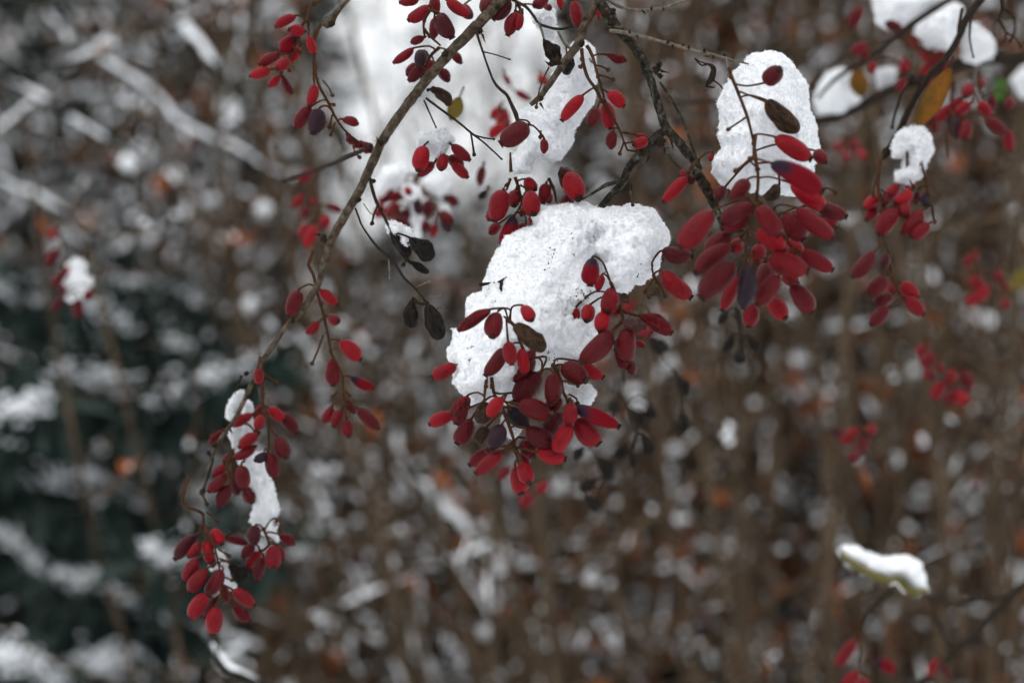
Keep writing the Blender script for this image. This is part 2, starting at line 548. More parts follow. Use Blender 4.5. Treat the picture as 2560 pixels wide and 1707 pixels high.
BR = random.Random(11)
KINDS = {
    'r': [berry_mesh("berry", BR, RED, dent=0.09) for _ in range(10)],
    'm': [berry_mesh("berry", BR, MAROON, 0.03, dent=0.1) for _ in range(5)],
    'k': [berry_mesh("berry", BR, BLUE, 0.06, dent=0.1) for _ in range(3)],
    'h': [berry_mesh("berry", BR, HALF, 0.10, dent=0.1, pinch=0.12) for _ in range(3)],
    'w': [berry_mesh("withered_berry", BR, BLACK, 0.5, 26, 34, 0.25, 0.3) for _ in range(3)],
    'b': [berry_mesh("withered_berry", BR, BROWN, 0.46, 26, 34, 0.25, 0.15) for _ in range(3)],
    'g': [berry_mesh("withered_berry", BR, GREY, 0.36, 26, 34, 0.2, 0.2) for _ in range(2)],
    's': [berry_mesh("shrivelled_berry", BR, SHRIV, 0.34, 26, 34, 0.2, 0.2) for _ in range(3)],
}
def tip_mesh():
    mb = MB()
    prof = [(0.0, -0.12), (0.22, -0.045), (0.17, 0.0), (0.225, 0.034), (0.20, 0.055), (0.12, 0.034), (0.0, 0.02)]
    cols = 10; vs = []
    for i, (r, z) in enumerate(prof):
        for k in range(cols if r > 0 else 1):
            th = 2 * math.pi * k / cols
            j = 1 + 0.08 * math.sin(3.0 * th + i)
            vs.append((r * j * math.cos(th), r * j * math.sin(th), 0.985 + z))
    fs = []
    ix = lambda i, k: 0 if i == 0 else (1 + (len(prof) - 2) * cols if i == len(prof) - 1 else 1 + (i - 1) * cols + k % cols)
    for i in range(len(prof) - 1):
        for k in range(cols):
            q = [ix(i, k), ix(i, k + 1), ix(i + 1, k + 1), ix(i + 1, k)]
            q = [v for j, v in enumerate(q) if v not in q[:j]]
            fs.append(tuple(q))
    mb.add([Vector(v) for v in vs], fs)
    return mb.mesh("tip", [TIP])
TIPM = tip_mesh()
PARTLABEL = {'m': "dark maroon berry", 'k': "blue-black overripe berry", 'h': "berry blackened at its stalk end", 'w': "dried black berry",
             'b': "dried brown berry", 'g': "wrinkled grey-brown berry", 's': "shrivelled wrinkled red berry"}

def place_berry(parent, base, z, b, d, depth):
    x0, y0, x1, y1, w = b[:5]; w *= 0.93
    kind = b[5] if len(b) > 5 else 'r'
    if len(b) > 6: depth += b[6] * 0.001
    p0 = zp(z, x0, y0, depth); wd = mm(z, w, depth)
    p1 = zp(z, x1, y1, depth)
    ax = p1 - p0
    want = 1.5 * wd
    if ax.length < want:
        dy = math.sqrt(want * want - ax.length ** 2)
        p0 = zp(z, x0, y0, depth + dy * 0.5); p1 = zp(z, x1, y1, depth - dy * 0.5)
        ax = p1 - p0
    L = ax.length
    rnd = BR
    me = rnd.choice(KINDS[kind])
    o = bpy.data.objects.new(me.name.split('.')[0], me)
    COL.objects.link(o)
    o.parent = parent
    q = ax.to_track_quat('Z', 'Y').to_matrix() @ Matrix.Rotation(rnd.uniform(0, 6.28), 3, 'Z')
    o.location = p0 - parent.location
    o.rotation_euler = q.to_euler()
    o.scale = (wd, wd, L)
    if kind in PARTLABEL: o['label'] = PARTLABEL[kind]
    if kind not in 'wb':
        t = bpy.data.objects.new("tip", TIPM)
        COL.objects.link(t); t.parent = o
        t.scale = (1, 1, 1)
    return p0, ax.normalized()

def cluster(name, label, z, d, spread, rachis, berries, bare=(), stalk_w=1.3, group="hanging clusters of barberries", far=False, mat_=None, cat="berry cluster"):
    """berries listed from back to front; spread in mm of depth"""
    first = rachis[0][0] if rachis else berries[0][:2]
    root = empty(name, zp(z, first[0], first[1], d), label, cat, group)
    mb = MB(); line = []
    r0 = stalk_w * 0.001 / 2
    for ri, pl in enumerate(rachis):
        n = len(pl)
        pts = []
        for i, p in enumerate(pl):
            dd = d + (p[2] * 0.001 if len(p) > 2 else 0.002 * math.sin(i * 1.7 + ri))
            pts.append((zp(z, p[0], p[1], dd), r0 * (1.0 - 0.5 * i / max(n - 1, 1))))
        q = tube(mb, pts, 7, 0.0015, 0.22, 900)
        line += [a[0] for a in q]
        for a, r in q[2::5]:
            if BR.random() < 0.35:                     # little nodes where fruit has dropped
                blob(mb, a + rdir(BR) * r * 0.5, r * 1.5, BR, lump=0.5, rows=4, cols=6)
    n = len(berries)
    for i, b in enumerate(berries):
        depth = d + spread * 0.001 * (0.5 - (i / (n - 1) if n > 1 else 0.5))
        p0, ax = place_berry(root, root.location, z, b, d, depth)
        if line:
            cand = sorted(line, key=lambda q: (q - p0).length + 0.6 * max(0, (p0.z - q.z)))[0]
            L = (cand - p0).length
            if 0.001 < L < 0.034:
                mid = (cand + p0) / 2 - ax * L * 0.22
                tube(mb, [(cand, 0.00036), (mid, 0.00034), (p0 - ax * 0.0006, 0.0004), (p0 + ax * 0.0008, 0.00075)], 6, 0.0015, 0.1, 900)
    for pl in bare:
        pts = [(zp(z, p[0], p[1], d - 0.002), 0.00036) for p in pl]
        q = tube(mb, pts, 6, 0.0015, 0.1, 900)
        blob(mb, q[-1][0], 0.0008, BR, lump=0.4, rows=4, cols=6)
    if mb.v: mb.build("stalk", mat_ or STALK, root)
    return root

def spur(mb, c, size, rnd, n=16, mat=1, axis=None):
    """a short shoot: a lump of old bud scales with a few thorns"""
    blob(mb, c, size * 0.55, rnd, lump=0.7, rows=6, cols=8, mat=mat)
    for _ in range(n):
        d = rdir(rnd)
        if axis is not None: d = (d + axis * 0.8).normalized()
        cone(mb, c + d * size * 0.3, (d + rdir(rnd) * 0.4), size * rnd.uniform(0.35, 0.75), size * rnd.uniform(0.14, 0.26), 5, mat)

def branch(name, label, pts, m=BARK, spurs=(), thorns=(), side=(), group=None, rough=0.16, seg=14, step=0.0011, sidemat=None, cat="branch", freq=380):
    """pts: (zoom, x, y, width px in that zoom, depth). side: twig polylines with the same entries."""
    v = [(zp(z, x, y, d), mm(z, w, d) / 2) for z, x, y, w, d in pts]
    root = empty(name, v[0][0], label, cat, group)
    mb = MB()
    q = tube(mb, v, seg, step, rough, freq)
    rnd = random.Random(len(pts) * 7 + int(abs(pts[0][1])))
    for p, r in q[6::17]:
        if rnd.random() < 0.6:
            blob(mb, p + rdir(rnd) * r * 0.6, r * rnd.uniform(0.45, 0.75), rnd, lump=0.7, rows=5, cols=7)
        if cat == "branch" and rnd.random() < 0.30:
            d0 = rdir(rnd)
            for _ in range(rnd.choice((1, 2, 3))):
                cone(mb, p + d0 * r * .7, d0 + rdir(rnd) * .7, rnd.uniform(.0025, .005), .00042, 5)
    mb.build("stem", [m], root)
    for z, x, y, s, d in spurs:
        sb = MB(); spur(sb, zp(z, x, y, d), mm(z, s, d) / 2, rnd, mat=0)
        sb.build("bud_spur", SCALE, root)
    for z, x0, y0, x1, y1, d in thorns:
        tb = MB()
        a = zp(z, x0, y0, d); b = zp(z, x1, y1, d - 0.002)
        cone(tb, a, b - a, (b - a).length, 0.0005, 5)
        tb.build("thorn", SCALE, root)
    for pl in side:
        tb = MB()
        vv = [(zp(z, x, y, d), mm(z, w, d) / 2) for z, x, y, w, d in pl]
        qq = tube(tb, vv, 8, 0.0013, 0.2, 800)
        for p, r in qq[3::9]:
            if rnd.random() < 0.6:
                cone(tb, p, rdir(rnd), r * rnd.uniform(1.6, 3.0), r * 0.8, 5)
        blob(tb, qq[-1][0], qq[-1][1] * 1.7, rnd, lump=0.4, rows=5, cols=6)
        tb.build("twig", sidemat or TWIG, root)
    return root

def leaf(name, label, z, a, b, w, d, m, cat="leaf", tilt=0.35, curl=0.25, stalk_to=None, group=None):
    p0, p1 = zp(z, *a, d), zp(z, *b, d)
    ax = p1 - p0; L = ax.length; ax.normalize()
    wd = mm(z, w, d) / 2
    fw = Vector((0, -1, 0)); sidev = ax.cross(fw).normalized(); nrm = sidev.cross(ax).normalized()
    sidev = (sidev * math.cos(tilt) + nrm * math.sin(tilt)).normalized(); nrm = sidev.cross(ax).normalized()
    mb = MB(); vs, fs = [], []
    R, Cc = 14, 8
    for layer in (0, 1):
        for i in range(R + 1):
            t = i / R
            ww = wd * math.sin(math.pi * min(1, t * 0.96 + 0.02)) ** 0.75
            for k in range(Cc + 1):
                s = (k / Cc - 0.5) * 2
                p = p0 + ax * (L * t) + sidev * (ww * s) + nrm * (curl * wd * s * s + 0.25 * wd * math.sin(t * 3)) \
                    + nrm * (0.0006 * mnoise.noise(Vector((s * 2, t * 5, d * 9))) - layer * 0.00025)
                vs.append(p)
    W1 = Cc + 1; off = (R + 1) * W1
    for i in range(R):
        for k in range(Cc):
            q = (i * W1 + k, i * W1 + k + 1, (i + 1) * W1 + k + 1, (i + 1) * W1 + k)
            fs.append(q); fs.append(tuple(off + x for x in q[::-1]))
    for i in range(R):
        for k in (0, Cc):
            fs.append((i * W1 + k, (i + 1) * W1 + k, off + (i + 1) * W1 + k, off + i * W1 + k))
    mb.add(vs, fs)
    root = empty(name, p0, label, cat, group)
    mb.build("blade", m, root)
    sb = MB()
    end = zp(z, *stalk_to, d) if stalk_to else p0 - ax * 0.004
    tube(sb, [(end, 0.00035), ((end + p0) / 2 - nrm * 0.0004, 0.00035), (p0 + ax * L * 0.5, 0.0003), (p0 + ax * L * 0.9, 0.0002)], 6, 0.002)
    sb.build("leaf_stalk", STALK, root)
    return root

# ---------------------------------------------------------------- ground
def build_ground():
    mb = MB()
    n = 48; R = 400.0
    vs = []
    for i in range(n + 1):
        for j in range(n + 1):
            x = (i / n - 0.5) * 2; y = (j / n - 0.5) * 2
            x = math.copysign(abs(x) ** 3, x) * R; y = math.copysign(abs(y) ** 3, y) * R
            vs.append(Vector((x, y, 0.12 * mnoise.noise(Vector((x * 0.2, y * 0.2, 0))))))
    fs = [(i * (n + 1) + j, (i + 1) * (n + 1) + j, (i + 1) * (n + 1) + j + 1, i * (n + 1) + j + 1) for i in range(n) for j in range(n)]
    mb.add(vs, fs)
    o = mb.build("ground", SNOWFAR, origin=(0, 0, 0))
    tag(o, kind='structure')
build_ground()

# ---------------------------------------------------------------- branches in focus
MAIN = [('V', 1165, -14, 27, .862), ('V', 1100, 55, 26, .862), ('V', 1040, 115, 24, .864), ('V', 985, 178, 24, .866), ('V', 925, 255, 22, .868), ('V', 878, 325, 23, .87), ('V', 848, 390, 21, .872),
        ('V', 825, 440, 20, .875), ('V', 795, 490, 20, .878), ('V', 765, 545, 19, .88), ('V', 748, 592, 17, .882), ('V', 734, 645, 16, .884), ('V', 718, 675, 16, .886),
        ('V', 690, 716, 15, .888), ('V', 655, 755, 13, .89), ('V', 622, 800, 12, .892), ('V', 598, 835, 11, .894), ('V', 578, 880, 11, .896), ('V', 560, 922, 11, .897),
        ('V', 535, 970, 10, .898), ('V', 508, 1005, 9, .9), ('V', 490, 1040, 7, .9), ('V', 476, 1080, 6, .9), ('V', 470, 1120, 5, .9)]
branch("barberry_branch", "long brown arching branch crossing the bright gap and sweeping down with berry clusters", MAIN, BARK,
       spurs=[('V', 1022, 124, 26, .862), ('V', 996, 208, 24, .864), ('V', 1104, 72, 22, .86), ('V', 744, 548, 30, .878), ('V', 824, 460, 22, .873), ('V', 874, 330, 24, .867),
              ('V', 672, 738, 16, .887), ('V', 566, 858, 18, .894), ('V', 492, 1022, 22, .898), ('V', 852, 372, 18, .872)],
       thorns=[('V', 1108, 80, 1116, 102, .86), ('V', 735, 540, 716, 536, .878), ('V', 870, 325, 862, 312, .867), ('V', 822, 455, 812, 470, .872)],
       side=[[('A', 1710, 905, 24, .864), ('A', 1850, 1010, 24, .86), ('A', 2000, 1120, 22, .857), ('A', 2120, 1220, 20, .855), ('A', 2250, 1320, 17, .853), ('A', 2400, 1460, 14, .852)],
             [('A', 2120, 1225, 18, .855), ('A', 2135, 1320, 20, .853), ('A', 2150, 1420, 24, .852)],
             [('A', 2130, 1235, 16, .855), ('A', 2230, 1265, 16, .853), ('A', 2330, 1280, 15, .852)],
             [('A', 1690, 925, 18, .864), ('A', 1740, 1040, 16, .861), ('A', 1800, 1170, 12, .859)],
             [('B', 115, 300, 28, .86), ('B', 170, 470, 20, .857), ('B', 260, 720, 20, .852), ('B', 320, 810, 30, .85), ('B', 390, 870, 30, .848), ('B', 440, 970, 36, .846), ('B', 480, 1060, 46, .844), ('B', 495, 1120, 30, .842)],
             [('B', 172, 475, 14, .857), ('B', 300, 508, 12, .855), ('B', 420, 548, 13, .853)],
             [('A', 1200, 1340, 40, .876), ('A', 1060, 1410, 46, .9), ('A', 900, 1480, 44, .93), ('A', 700, 1560, 40, .96), ('A', 400, 1660, 34, 1.0)],
             [('I', 800, 150, 30, .896), ('I', 760, 260, 14, .897), ('I', 735, 330, 8, .898)],
             [('I', 470, 900, 40, .9), ('I', 520, 980, 24, .902), ('I', 480, 1100, 18, .903), ('I', 420, 1290, 40, .904)]],
       sidemat=DARKTWIG, group="barberry branches")

branch("barberry_branch", "rough grey lichened branch forking above the big snow clump", 
       [('B', 1225, -60, 70, .848), ('B', 1262, 40, 90, .846), ('B', 1320, 140, 118, .845), ('B', 1385, 240, 110, .845), ('B', 1450, 310, 80, .846), ('B', 1560, 430, 84, .847), ('B', 1650, 580, 80, .848), ('B', 1720, 760, 78, .849),
        ('B', 1790, 980, 80, .85), ('B', 1850, 1170, 84, .851), ('B', 1960, 1290, 80, .849), ('B', 2060, 1420, 76, .846), ('B', 2150, 1540, 74, .842), ('G', 300, 130, 78, .838), ('G', 380, 260, 84, .832), ('G', 440, 380, 70, .828), ('G', 480, 470, 62, .826), ('G', 520, 570, 54, .826), ('G', 560, 680, 44, .828)],
       LICHEN, spurs=[('B', 1765, 640, 130, .84), ('B', 1790, 590, 90, .838), ('B', 1800, 700, 90, .84), ('B', 1810, 1300, 150, .845), ('B', 1640, 1400, 90, .846), ('G', 400, 270, 110, .828), ('G', 420, 340, 110, .826),
                      ('B', 1300, 130, 120, .843), ('B', 1350, 200, 130, .842), ('B', 1370, 110, 100, .842), ('G', 340, 190, 90, .832)],
       thorns=[('B', 1810, 655, 1893, 672, .838), ('B', 1840, 1360, 1838, 1430, .842), ('B', 1700, 1440, 1660, 1510, .844), ('B', 1900, 1280, 1925, 1395, .844)],
       side=[[('B', 1850, 1190, 80, .851), ('B', 1760, 1270, 90, .85), ('B', 1660, 1360, 96, .849), ('B', 1580, 1460, 84, .85), ('B', 1500, 1560, 76, .851), ('E', 1700, 30, 64, .853), ('E', 1620, 110, 62, .855), ('E', 1545, 195, 60, .857), ('E', 1480, 290, 54, .86)],
             [('E', 1720, 0, 24, .852), ('E', 1570, 40, 40, .851), ('E', 1510, 75, 30, .85), ('E', 1420, 130, 18, .85), ('E', 1340, 175, 12, .85)],
             [('B', 1860, 1360, 40, .846), ('B', 1900, 1460, 26, .843), ('B', 1990, 1550, 20, .84), ('G', 200, 130, 16, .838), ('G', 260, 165, 14, .836)],
             [('B', 1800, 760, 22, .84), ('B', 1920, 940, 24, .838), ('B', 2020, 1140, 26, .836), ('B', 2070, 1280, 22, .834), ('B', 2130, 1450, 26, .833), ('G', 330, 70, 20, .832)],
             [('E', 1765, 40, 30, .85), ('E', 1770, 120, 22, .849), ('E', 1785, 210, 20, .848)]],
       sidemat=LICHEN, group="barberry branches", rough=0.3, freq=520)

branch("barberry_branch", "short brown branch with bristly short shoots in front of the upper snow clump",
       [('B', 1245, -50, 76, .852), ('B', 1205, 60, 84, .85), ('B', 1120, 210, 86, .849), ('B', 1070, 350, 84, .848), ('B', 1020, 450, 78, .848), ('B', 930, 560, 72, .847), ('B', 860, 660, 60, .846), ('B', 780, 780, 58, .845), ('B', 700, 890, 56, .845), ('B', 610, 965, 40, .845)],
       BARK, spurs=[('B', 1080, 400, 110, .843), ('B', 850, 565, 150, .842), ('B', 800, 590, 90, .84), ('B', 705, 905, 90, .84)],
       thorns=[('B', 700, 950, 738, 1015, .838), ('B', 780, 590, 735, 560, .838)],
       side=[[('B', 780, 620, 16, .838), ('B', 730, 720, 14, .836), ('B', 690, 840, 13, .835), ('B', 665, 985, 22, .834)],
             [('B', 1215, 70, 26, .846), ('B', 1170, 160, 24, .843), ('B', 1110, 265, 16, .842)]],
       sidemat=STALK, group="barberry branches")

branch("barberry_twig", "fine dark tangle of twig tips dangling from the top edge beside the orange leaf",
       [('C', 2190, -20, 30, .95), ('C', 2200, 60, 26, .95), ('C', 2180, 140, 22, .95), ('C', 2230, 220, 18, .95), ('C', 2210, 300, 12, .95)],
       DARKTWIG, side=[[('C', 2200, 60, 20, .95), ('C', 2270, 110, 18, .95), ('C', 2290, 200, 16, .95), ('C', 2260, 280, 20, .95)], [('C', 2185, 140, 18, .95), ('C', 2140, 180, 14, .95), ('C', 2150, 240, 14, .95)],
                       [('C', 2230, 220, 14, .95), ('C', 2300, 260, 12, .95), ('C', 2330, 320, 14, .95)]], sidemat=DARKTWIG, group="thin twigs", seg=8, cat="twig")
branch("barberry_twig", "curled dark twig knot hanging left of the tall oval snow clump",
       [('C', 100, 400, 12, .86), ('C', 150, 450, 12, .86), ('C', 190, 440, 14, .86), ('C', 230, 470, 40, .86), ('C', 215, 540, 46, .86), ('C', 180, 590, 18, .86), ('C', 240, 600, 12, .86)],
       DARKTWIG, side=[[('C', 190, 440, 10, .86), ('C', 130, 420, 9, .86), ('C', 110, 405, 6, .86)], [('C', 215, 540, 12, .86), ('C', 270, 580, 12, .86), ('C', 300, 620, 9, .86)]], sidemat=DARKTWIG, group="thin twigs", seg=8, cat="twig")
branch("barberry_twig", "thin pale thorny twig reaching over to the tall snow clump",
       [('B', 1340, 285, 40, .842), ('B', 1500, 305, 38, .84), ('B', 1800, 380, 32, .838), ('B', 2050, 450, 32, .835), ('B', 2340, 520, 28, .832), ('C', 160, 355, 18, .83), ('C', 300, 395, 17, .828), ('C', 470, 440, 12, .826)],
       TWIG, side=[[('C', 320, 400, 22, .828), ('C', 325, 460, 16, .824), ('C', 340, 510, 20, .82)]], group="thin twigs", seg=8, cat="twig",
       thorns=[('B', x, y, x + dx, y + dy, .836) for x, y, dx, dy in [(1520, 300, -5, -35), (1590, 330, 10, 35), (1870, 395, 10, -30), (1915, 415, 5, 50), (2010, 430, 0, -35), (2070, 455, -20, 25), (2200, 480, 15, -40), (2250, 500, -30, 30)]]
       + [('C', x, y, x + dx, y + dy, .829) for x, y, dx, dy in [(60, 330, 5, -28), (165, 355, 8, -30), (230, 380, -10, 25), (300, 390, 5, -30), (360, 410, 8, -24)]])
branch("barberry_twig", "thin bare twig bowing along the top edge above the pale thorny twig",
       [('B', 1300, -20, 34, .85), ('B', 1390, 45, 34, .852), ('B', 1500, 85, 30, .854), ('B', 1640, 98, 30, .856), ('B', 1830, 75, 28, .86), ('B', 1960, 30, 24, .862), ('B', 2120, -20, 20, .864)],
       TWIG, group="thin twigs", seg=8, cat="twig",
       thorns=[('B', 1640, 100, 1675, 140, .854), ('B', 1720, 90, 1725, 45, .854), ('B', 1830, 80, 1840, 105, .856)])
branch("barberry_twig", "dark knobbly twig forking in front of the bright gap, carrying two dried leaves",
       [('B', 420, -10, 26, .87), ('B', 560, 60, 30, .866), ('B', 640, 150, 26, .862), ('B', 700, 225, 26, .86), ('B', 870, 270, 26, .858), ('B', 990, 246, 22, .856)],
       DARKTWIG, side=[[('B', 690, 215, 26, .86), ('B', 718, 300, 24, .859), ('B', 740, 385, 20, .858)],
                       [('B', 862, 290, 22, .858), ('B', 935, 420, 26, .86), ('B', 1060, 480, 24, .862), ('B', 1165, 560, 22, .864), ('B', 1200, 660, 14, .866)],
                       [('B', 935, 420, 18, .86), ('B', 945, 500, 20, .862)]], group="thin twigs", seg=8, cat="twig")
branch("barberry_twig", "slender grey twig ending in a blunt bud at the edge of the bright gap",
       [('A', 1010, -15, 36, .88), ('A', 930, 70, 38, .88), ('A', 870, 150, 60, .88), ('A', 835, 195, 100, .88), ('A', 800, 225, 80, .88), ('A', 745, 205, 30, .88)],
       BARK, spurs=[('A', 840, 215, 110, .878)], group="thin twigs", seg=10, cat="twig")
branch("barberry_twig", "bare dark twig hanging below the arching branch beside the dried black berries",
       [('D', 1060, 810, 20, .87), ('D', 1090, 890, 20, .868), ('D', 1130, 985, 18, .866), ('D', 1260, 1165, 24, .863), ('D', 1400, 1290, 26, .861), ('D', 1500, 1440, 26, .858), ('D', 1610, 1550, 22, .856), ('E', 70, 1045, 16, .855)],
       DARKTWIG, side=[[('D', 1615, 1540, 14, .856), ('D', 1670, 1510, 12, .855), ('D', 1735, 1485, 20, .854)], [('D', 1365, 1280, 14, .861), ('D', 1372, 1370, 16, .86), ('D', 1372, 1450, 16, .859)],
                       [('D', 1135, 770, 10, .87), ('D', 1190, 850, 9, .868), ('D', 1225, 870, 8, .867)],
                       [('E', 65, 1000, 14, .855), ('E', 110, 985, 14, .854), ('E', 170, 970, 20, .853)], [('E', 70, 1060, 14, .855), ('E', 120, 1080, 14, .854), ('E', 185, 1068, 18, .853)]],
       group="thin twigs", seg=8, cat="twig")

branch("barberry_branch", "slim dark branch descending beside the orange leaf", 
       [('C', 2075, -25, 50, .93), ('C', 1960, 130, 52, .93), ('C', 1900, 270, 50, .93), ('C', 1820, 400, 46, .93), ('C', 1720, 500, 44, .93), ('C', 1640, 620, 44, .93), ('C', 1560, 760, 46, .93), ('C', 1490, 910, 44, .932), ('C', 1420, 1040, 50, .935), ('C', 1385, 1085, 30, .935)],
       DARKTWIG, spurs=[('C', 1410, 1040, 100, .93), ('C', 1580, 560, 90, .93), ('C', 1560, 750, 70, .928), ('C', 1980, 110, 80, .93)],
       side=[[('C', 1560, 580, 20, .93), ('C', 1500, 680, 18, .932), ('C', 1450, 870, 16, .934)], [('C', 1930, 60, 22, .925), ('C', 1905, 180, 20, .922), ('C', 1895, 300, 16, .92)],
             [('C', 1990, 130, 18, .925), ('C', 1980, 260, 16, .922), ('C', 2005, 390, 12, .92)], [('C', 1660, 600, 24, .93), ('C', 1580, 530, 30, .928)]],
       sidemat=DARKTWIG, group="barberry branches")
branch("barberry_branch", "thick dark snow-bearing branch running level behind the hanging orange leaf",
       [('C', 2460, 385, 80, 1.06), ('C', 2300, 395, 78, 1.06), ('C', 2130, 410, 74, 1.06), ('C', 1950, 430, 72, 1.07), ('C', 1700, 530, 72, 1.08), ('C', 1460, 610, 72, 1.09), ('C', 1250, 715, 72, 1.1), ('C', 1090, 800, 72, 1.1), ('C', 950, 825, 60, 1.1), ('C', 800, 800, 46, 1.12), ('C', 600, 720, 34, 1.15), ('C', 300, 680, 30, 1.17), ('C', 0, 700, 28, 1.18), ('C', -300, 660, 24, 1.2)],
       DARKTWIG, group="barberry branches", step=.004)
branch("barberry_branch", "thin dark branch slanting beneath the two big snow pads at the top corner",
       [('C', 1860, -10, 40, 1.03), ('C', 1700, 90, 44, 1.03), ('C', 1520, 215, 44, 1.03), ('C', 1400, 325, 40, 1.04), ('C', 1250, 430, 36, 1.05), ('C', 1090, 520, 30, 1.06), ('C', 940, 670, 20, 1.08)],
       DARKTWIG, group="barberry branches", step=.003)
branch("barberry_branch", "blurred dark branch rising out of the lower corner beneath the snowy leaf",
       [('Q', 2420, 820, 50, 1.12), ('Q', 2280, 960, 52, 1.12), ('Q', 2150, 1090, 50, 1.12), ('Q', 2020, 1230, 54, 1.12), ('Q', 1900, 1330, 56, 1.12), ('Q', 1740, 1480, 60, 1.12), ('Q', 1600, 1620, 60, 1.12)],
       DARKTWIG, side=[[('Q', 2250, 970, 34, 1.12), ('Q', 2050, 1000, 30, 1.12), ('Q', 1850, 1020, 40, 1.1), ('Q', 1660, 960, 24, 1.08)], [('Q', 1850, 1370, 34, 1.12), ('Q', 1790, 1200, 26, 1.1), ('Q', 1700, 1000, 22, 1.08)],
                       [('Q', 1220, 1240, 26, 1.06), ('Q', 1300, 1060, 30, 1.06), ('Q', 1440, 930, 26, 1.06)]], sidemat=DARKTWIG, group="barberry branches", step=.004)

# ---------------------------------------------------------------- snow clumps
CENTER = [(950, 290), (1000, 235), (1080, 195), (1200, 190), (1260, 185), (1330, 175), (1480, 205), (1560, 222), (1640, 235), (1660, 420), (1600, 600), (1560, 900), (1550, 1060), (1560, 1180), (1500, 1250), (1480, 1280), (1400, 1430), (1340, 1510), (1230, 1530),
          (1080, 1570), (980, 1600), (940, 1690), (870, 1740), (800, 1780), (790, 1840), (740, 1880), (640, 1840), (500, 1850), (450, 1870), (350, 1775), (300, 1700), (300, 1560), (260, 1490), (290, 1400), (280, 1250), (330, 1240), (370, 1170), (390, 1050),
          (410, 1000), (460, 960), (530, 930), (525, 860), (560, 760), (620, 650), (690, 560), (730, 480), (850, 410), (950, 370)]
LOBE = [(1400, 330), (1440, 240), (1540, 226), (1680, 212), (1780, 200), (1880, 215), (1950, 250), (2010, 310), (2050, 400), (2080, 490), (2050, 550), (2020, 620), (2010, 730), (1990, 800), (1900, 840), (1870, 880), (1790, 880), (1730, 950), (1640, 940), (1590, 900), (1530, 830), (1500, 690), (1420, 620), (1450, 450)]
def lean(gx, gz):
    z0 = zp('E', 1000, 700, .85).z
    return np.clip((gz - z0) * 0.30, -0.01, 0.02)
snow_body("snow_clump", [('E', CENTER, .857, .021, lean), ('E', LOBE, .8495, .0185, lean)], "largest clump of fresh white snow, draped over the central berry cluster", holes=[('E', 1360, 1080, 100, .836), ('E', 1440, 1100, 80, .836), ('E', 880, 1130, 60, .838)], h=0.0006, seed=3, crystals=60000, csize=0.00016, chain=8, group="clumps of snow on the berries")
snow_body("snow_clump", [('F', [(1205, 545), (1240, 550), (1300, 590), (1380, 530), (1430, 545), (1470, 600), (1450, 680), (1390, 730), (1330, 680), (1290, 630), (1230, 600)], .845, .005, 0)], "small scrap of snow beneath the big clump on a blackened berry", seed=4, h=.0006, crystals=4000, csize=.00021, chain=7, group="clumps of snow on the berries", lump=.7)
snow_body("snow_clump", [('F', [(700, 820), (790, 820), (850, 900), (830, 940), (780, 990), (730, 960), (715, 880)], .842, .005, 0)], "tiny scrap of snow wedged between berries low in the central cluster", seed=5, h=.0006, crystals=3000, csize=.00021, chain=7, group="clumps of snow on the berries", lump=.7)
snow_body("snow_clump", [('B', [(930, 540), (1000, 400), (1100, 380), (1180, 440), (1200, 560), (1190, 700), (1180, 850), (1190, 950), (1120, 1060), (1070, 1120), (1020, 1200), (1000, 1330), (900, 1450), (830, 1480), (750, 1450), (660, 1420), (600, 1500), (590, 1580), (450, 1590), (440, 1450), (560, 1350), (580, 1230), (530, 1120), (505, 1020), (600, 990), (750, 900), (820, 700)], .87, .014, 0)],
          "tall snow clump hanging behind the short brown branch, one loose berry before it", seed=6, h=.0007, crystals=26000, csize=.00018, chain=7, group="clumps of snow on the berries")
snow_body("snow_clump", [('B', [(600, 140), (700, 100), (800, 105), (850, 200), (850, 330), (830, 390), (760, 370), (700, 260), (640, 180)], .885, .007, 0)], "little snow pad caught in the dark forking twig at the top", seed=7, h=.0008, crystals=2500, group="clumps of snow on the berries")
snow_body("snow_clump", [('A', [(1640, 1340), (1650, 1240), (1740, 1190), (1890, 1180), (1960, 1290), (1930, 1330), (1890, 1420), (1840, 1440), (1790, 1450), (1700, 1380)], .868, .007, 0)], "small snow cap on three berries just below the yellow-green leaf", seed=8, h=.0007, crystals=7000, csize=.00023, chain=6, group="clumps of snow on the berries")
snow_body("snow_clump", [('C', [(690, 365), (740, 410), (790, 500), (850, 560), (870, 640), (890, 760), (925, 850), (930, 960), (960, 1100), (920, 1130), (920, 1250), (800, 1330), (640, 1330), (500, 1300), (360, 1280), (300, 1240), (230, 1100), (290, 1000), (260, 930), (270, 830), (260, 740), (290, 640), (340, 560), (350, 530), (420, 450), (500, 400), (610, 380)], .836, .02, 0)],
          "tall oval snow clump above the densest red berry cluster, a leaf and berries in front", seed=9, h=.0008, crystals=26000, csize=.0002, chain=7, lump=.9, group="clumps of snow on the berries")
snow_body("snow_clump", [('C', [(1500, 910), (1560, 880), (1650, 875), (1700, 940), (1715, 1030), (1690, 1090), (1650, 1130), (1650, 1200), (1560, 1240), (1490, 1230), (1480, 1190), (1540, 1150), (1550, 1060), (1470, 1070), (1465, 980)], .925, .008, 0)],
          "small snow clump directly below the hanging orange leaf", seed=10, h=.0009, crystals=3000, csize=.0004, group="clumps of snow on the berries")
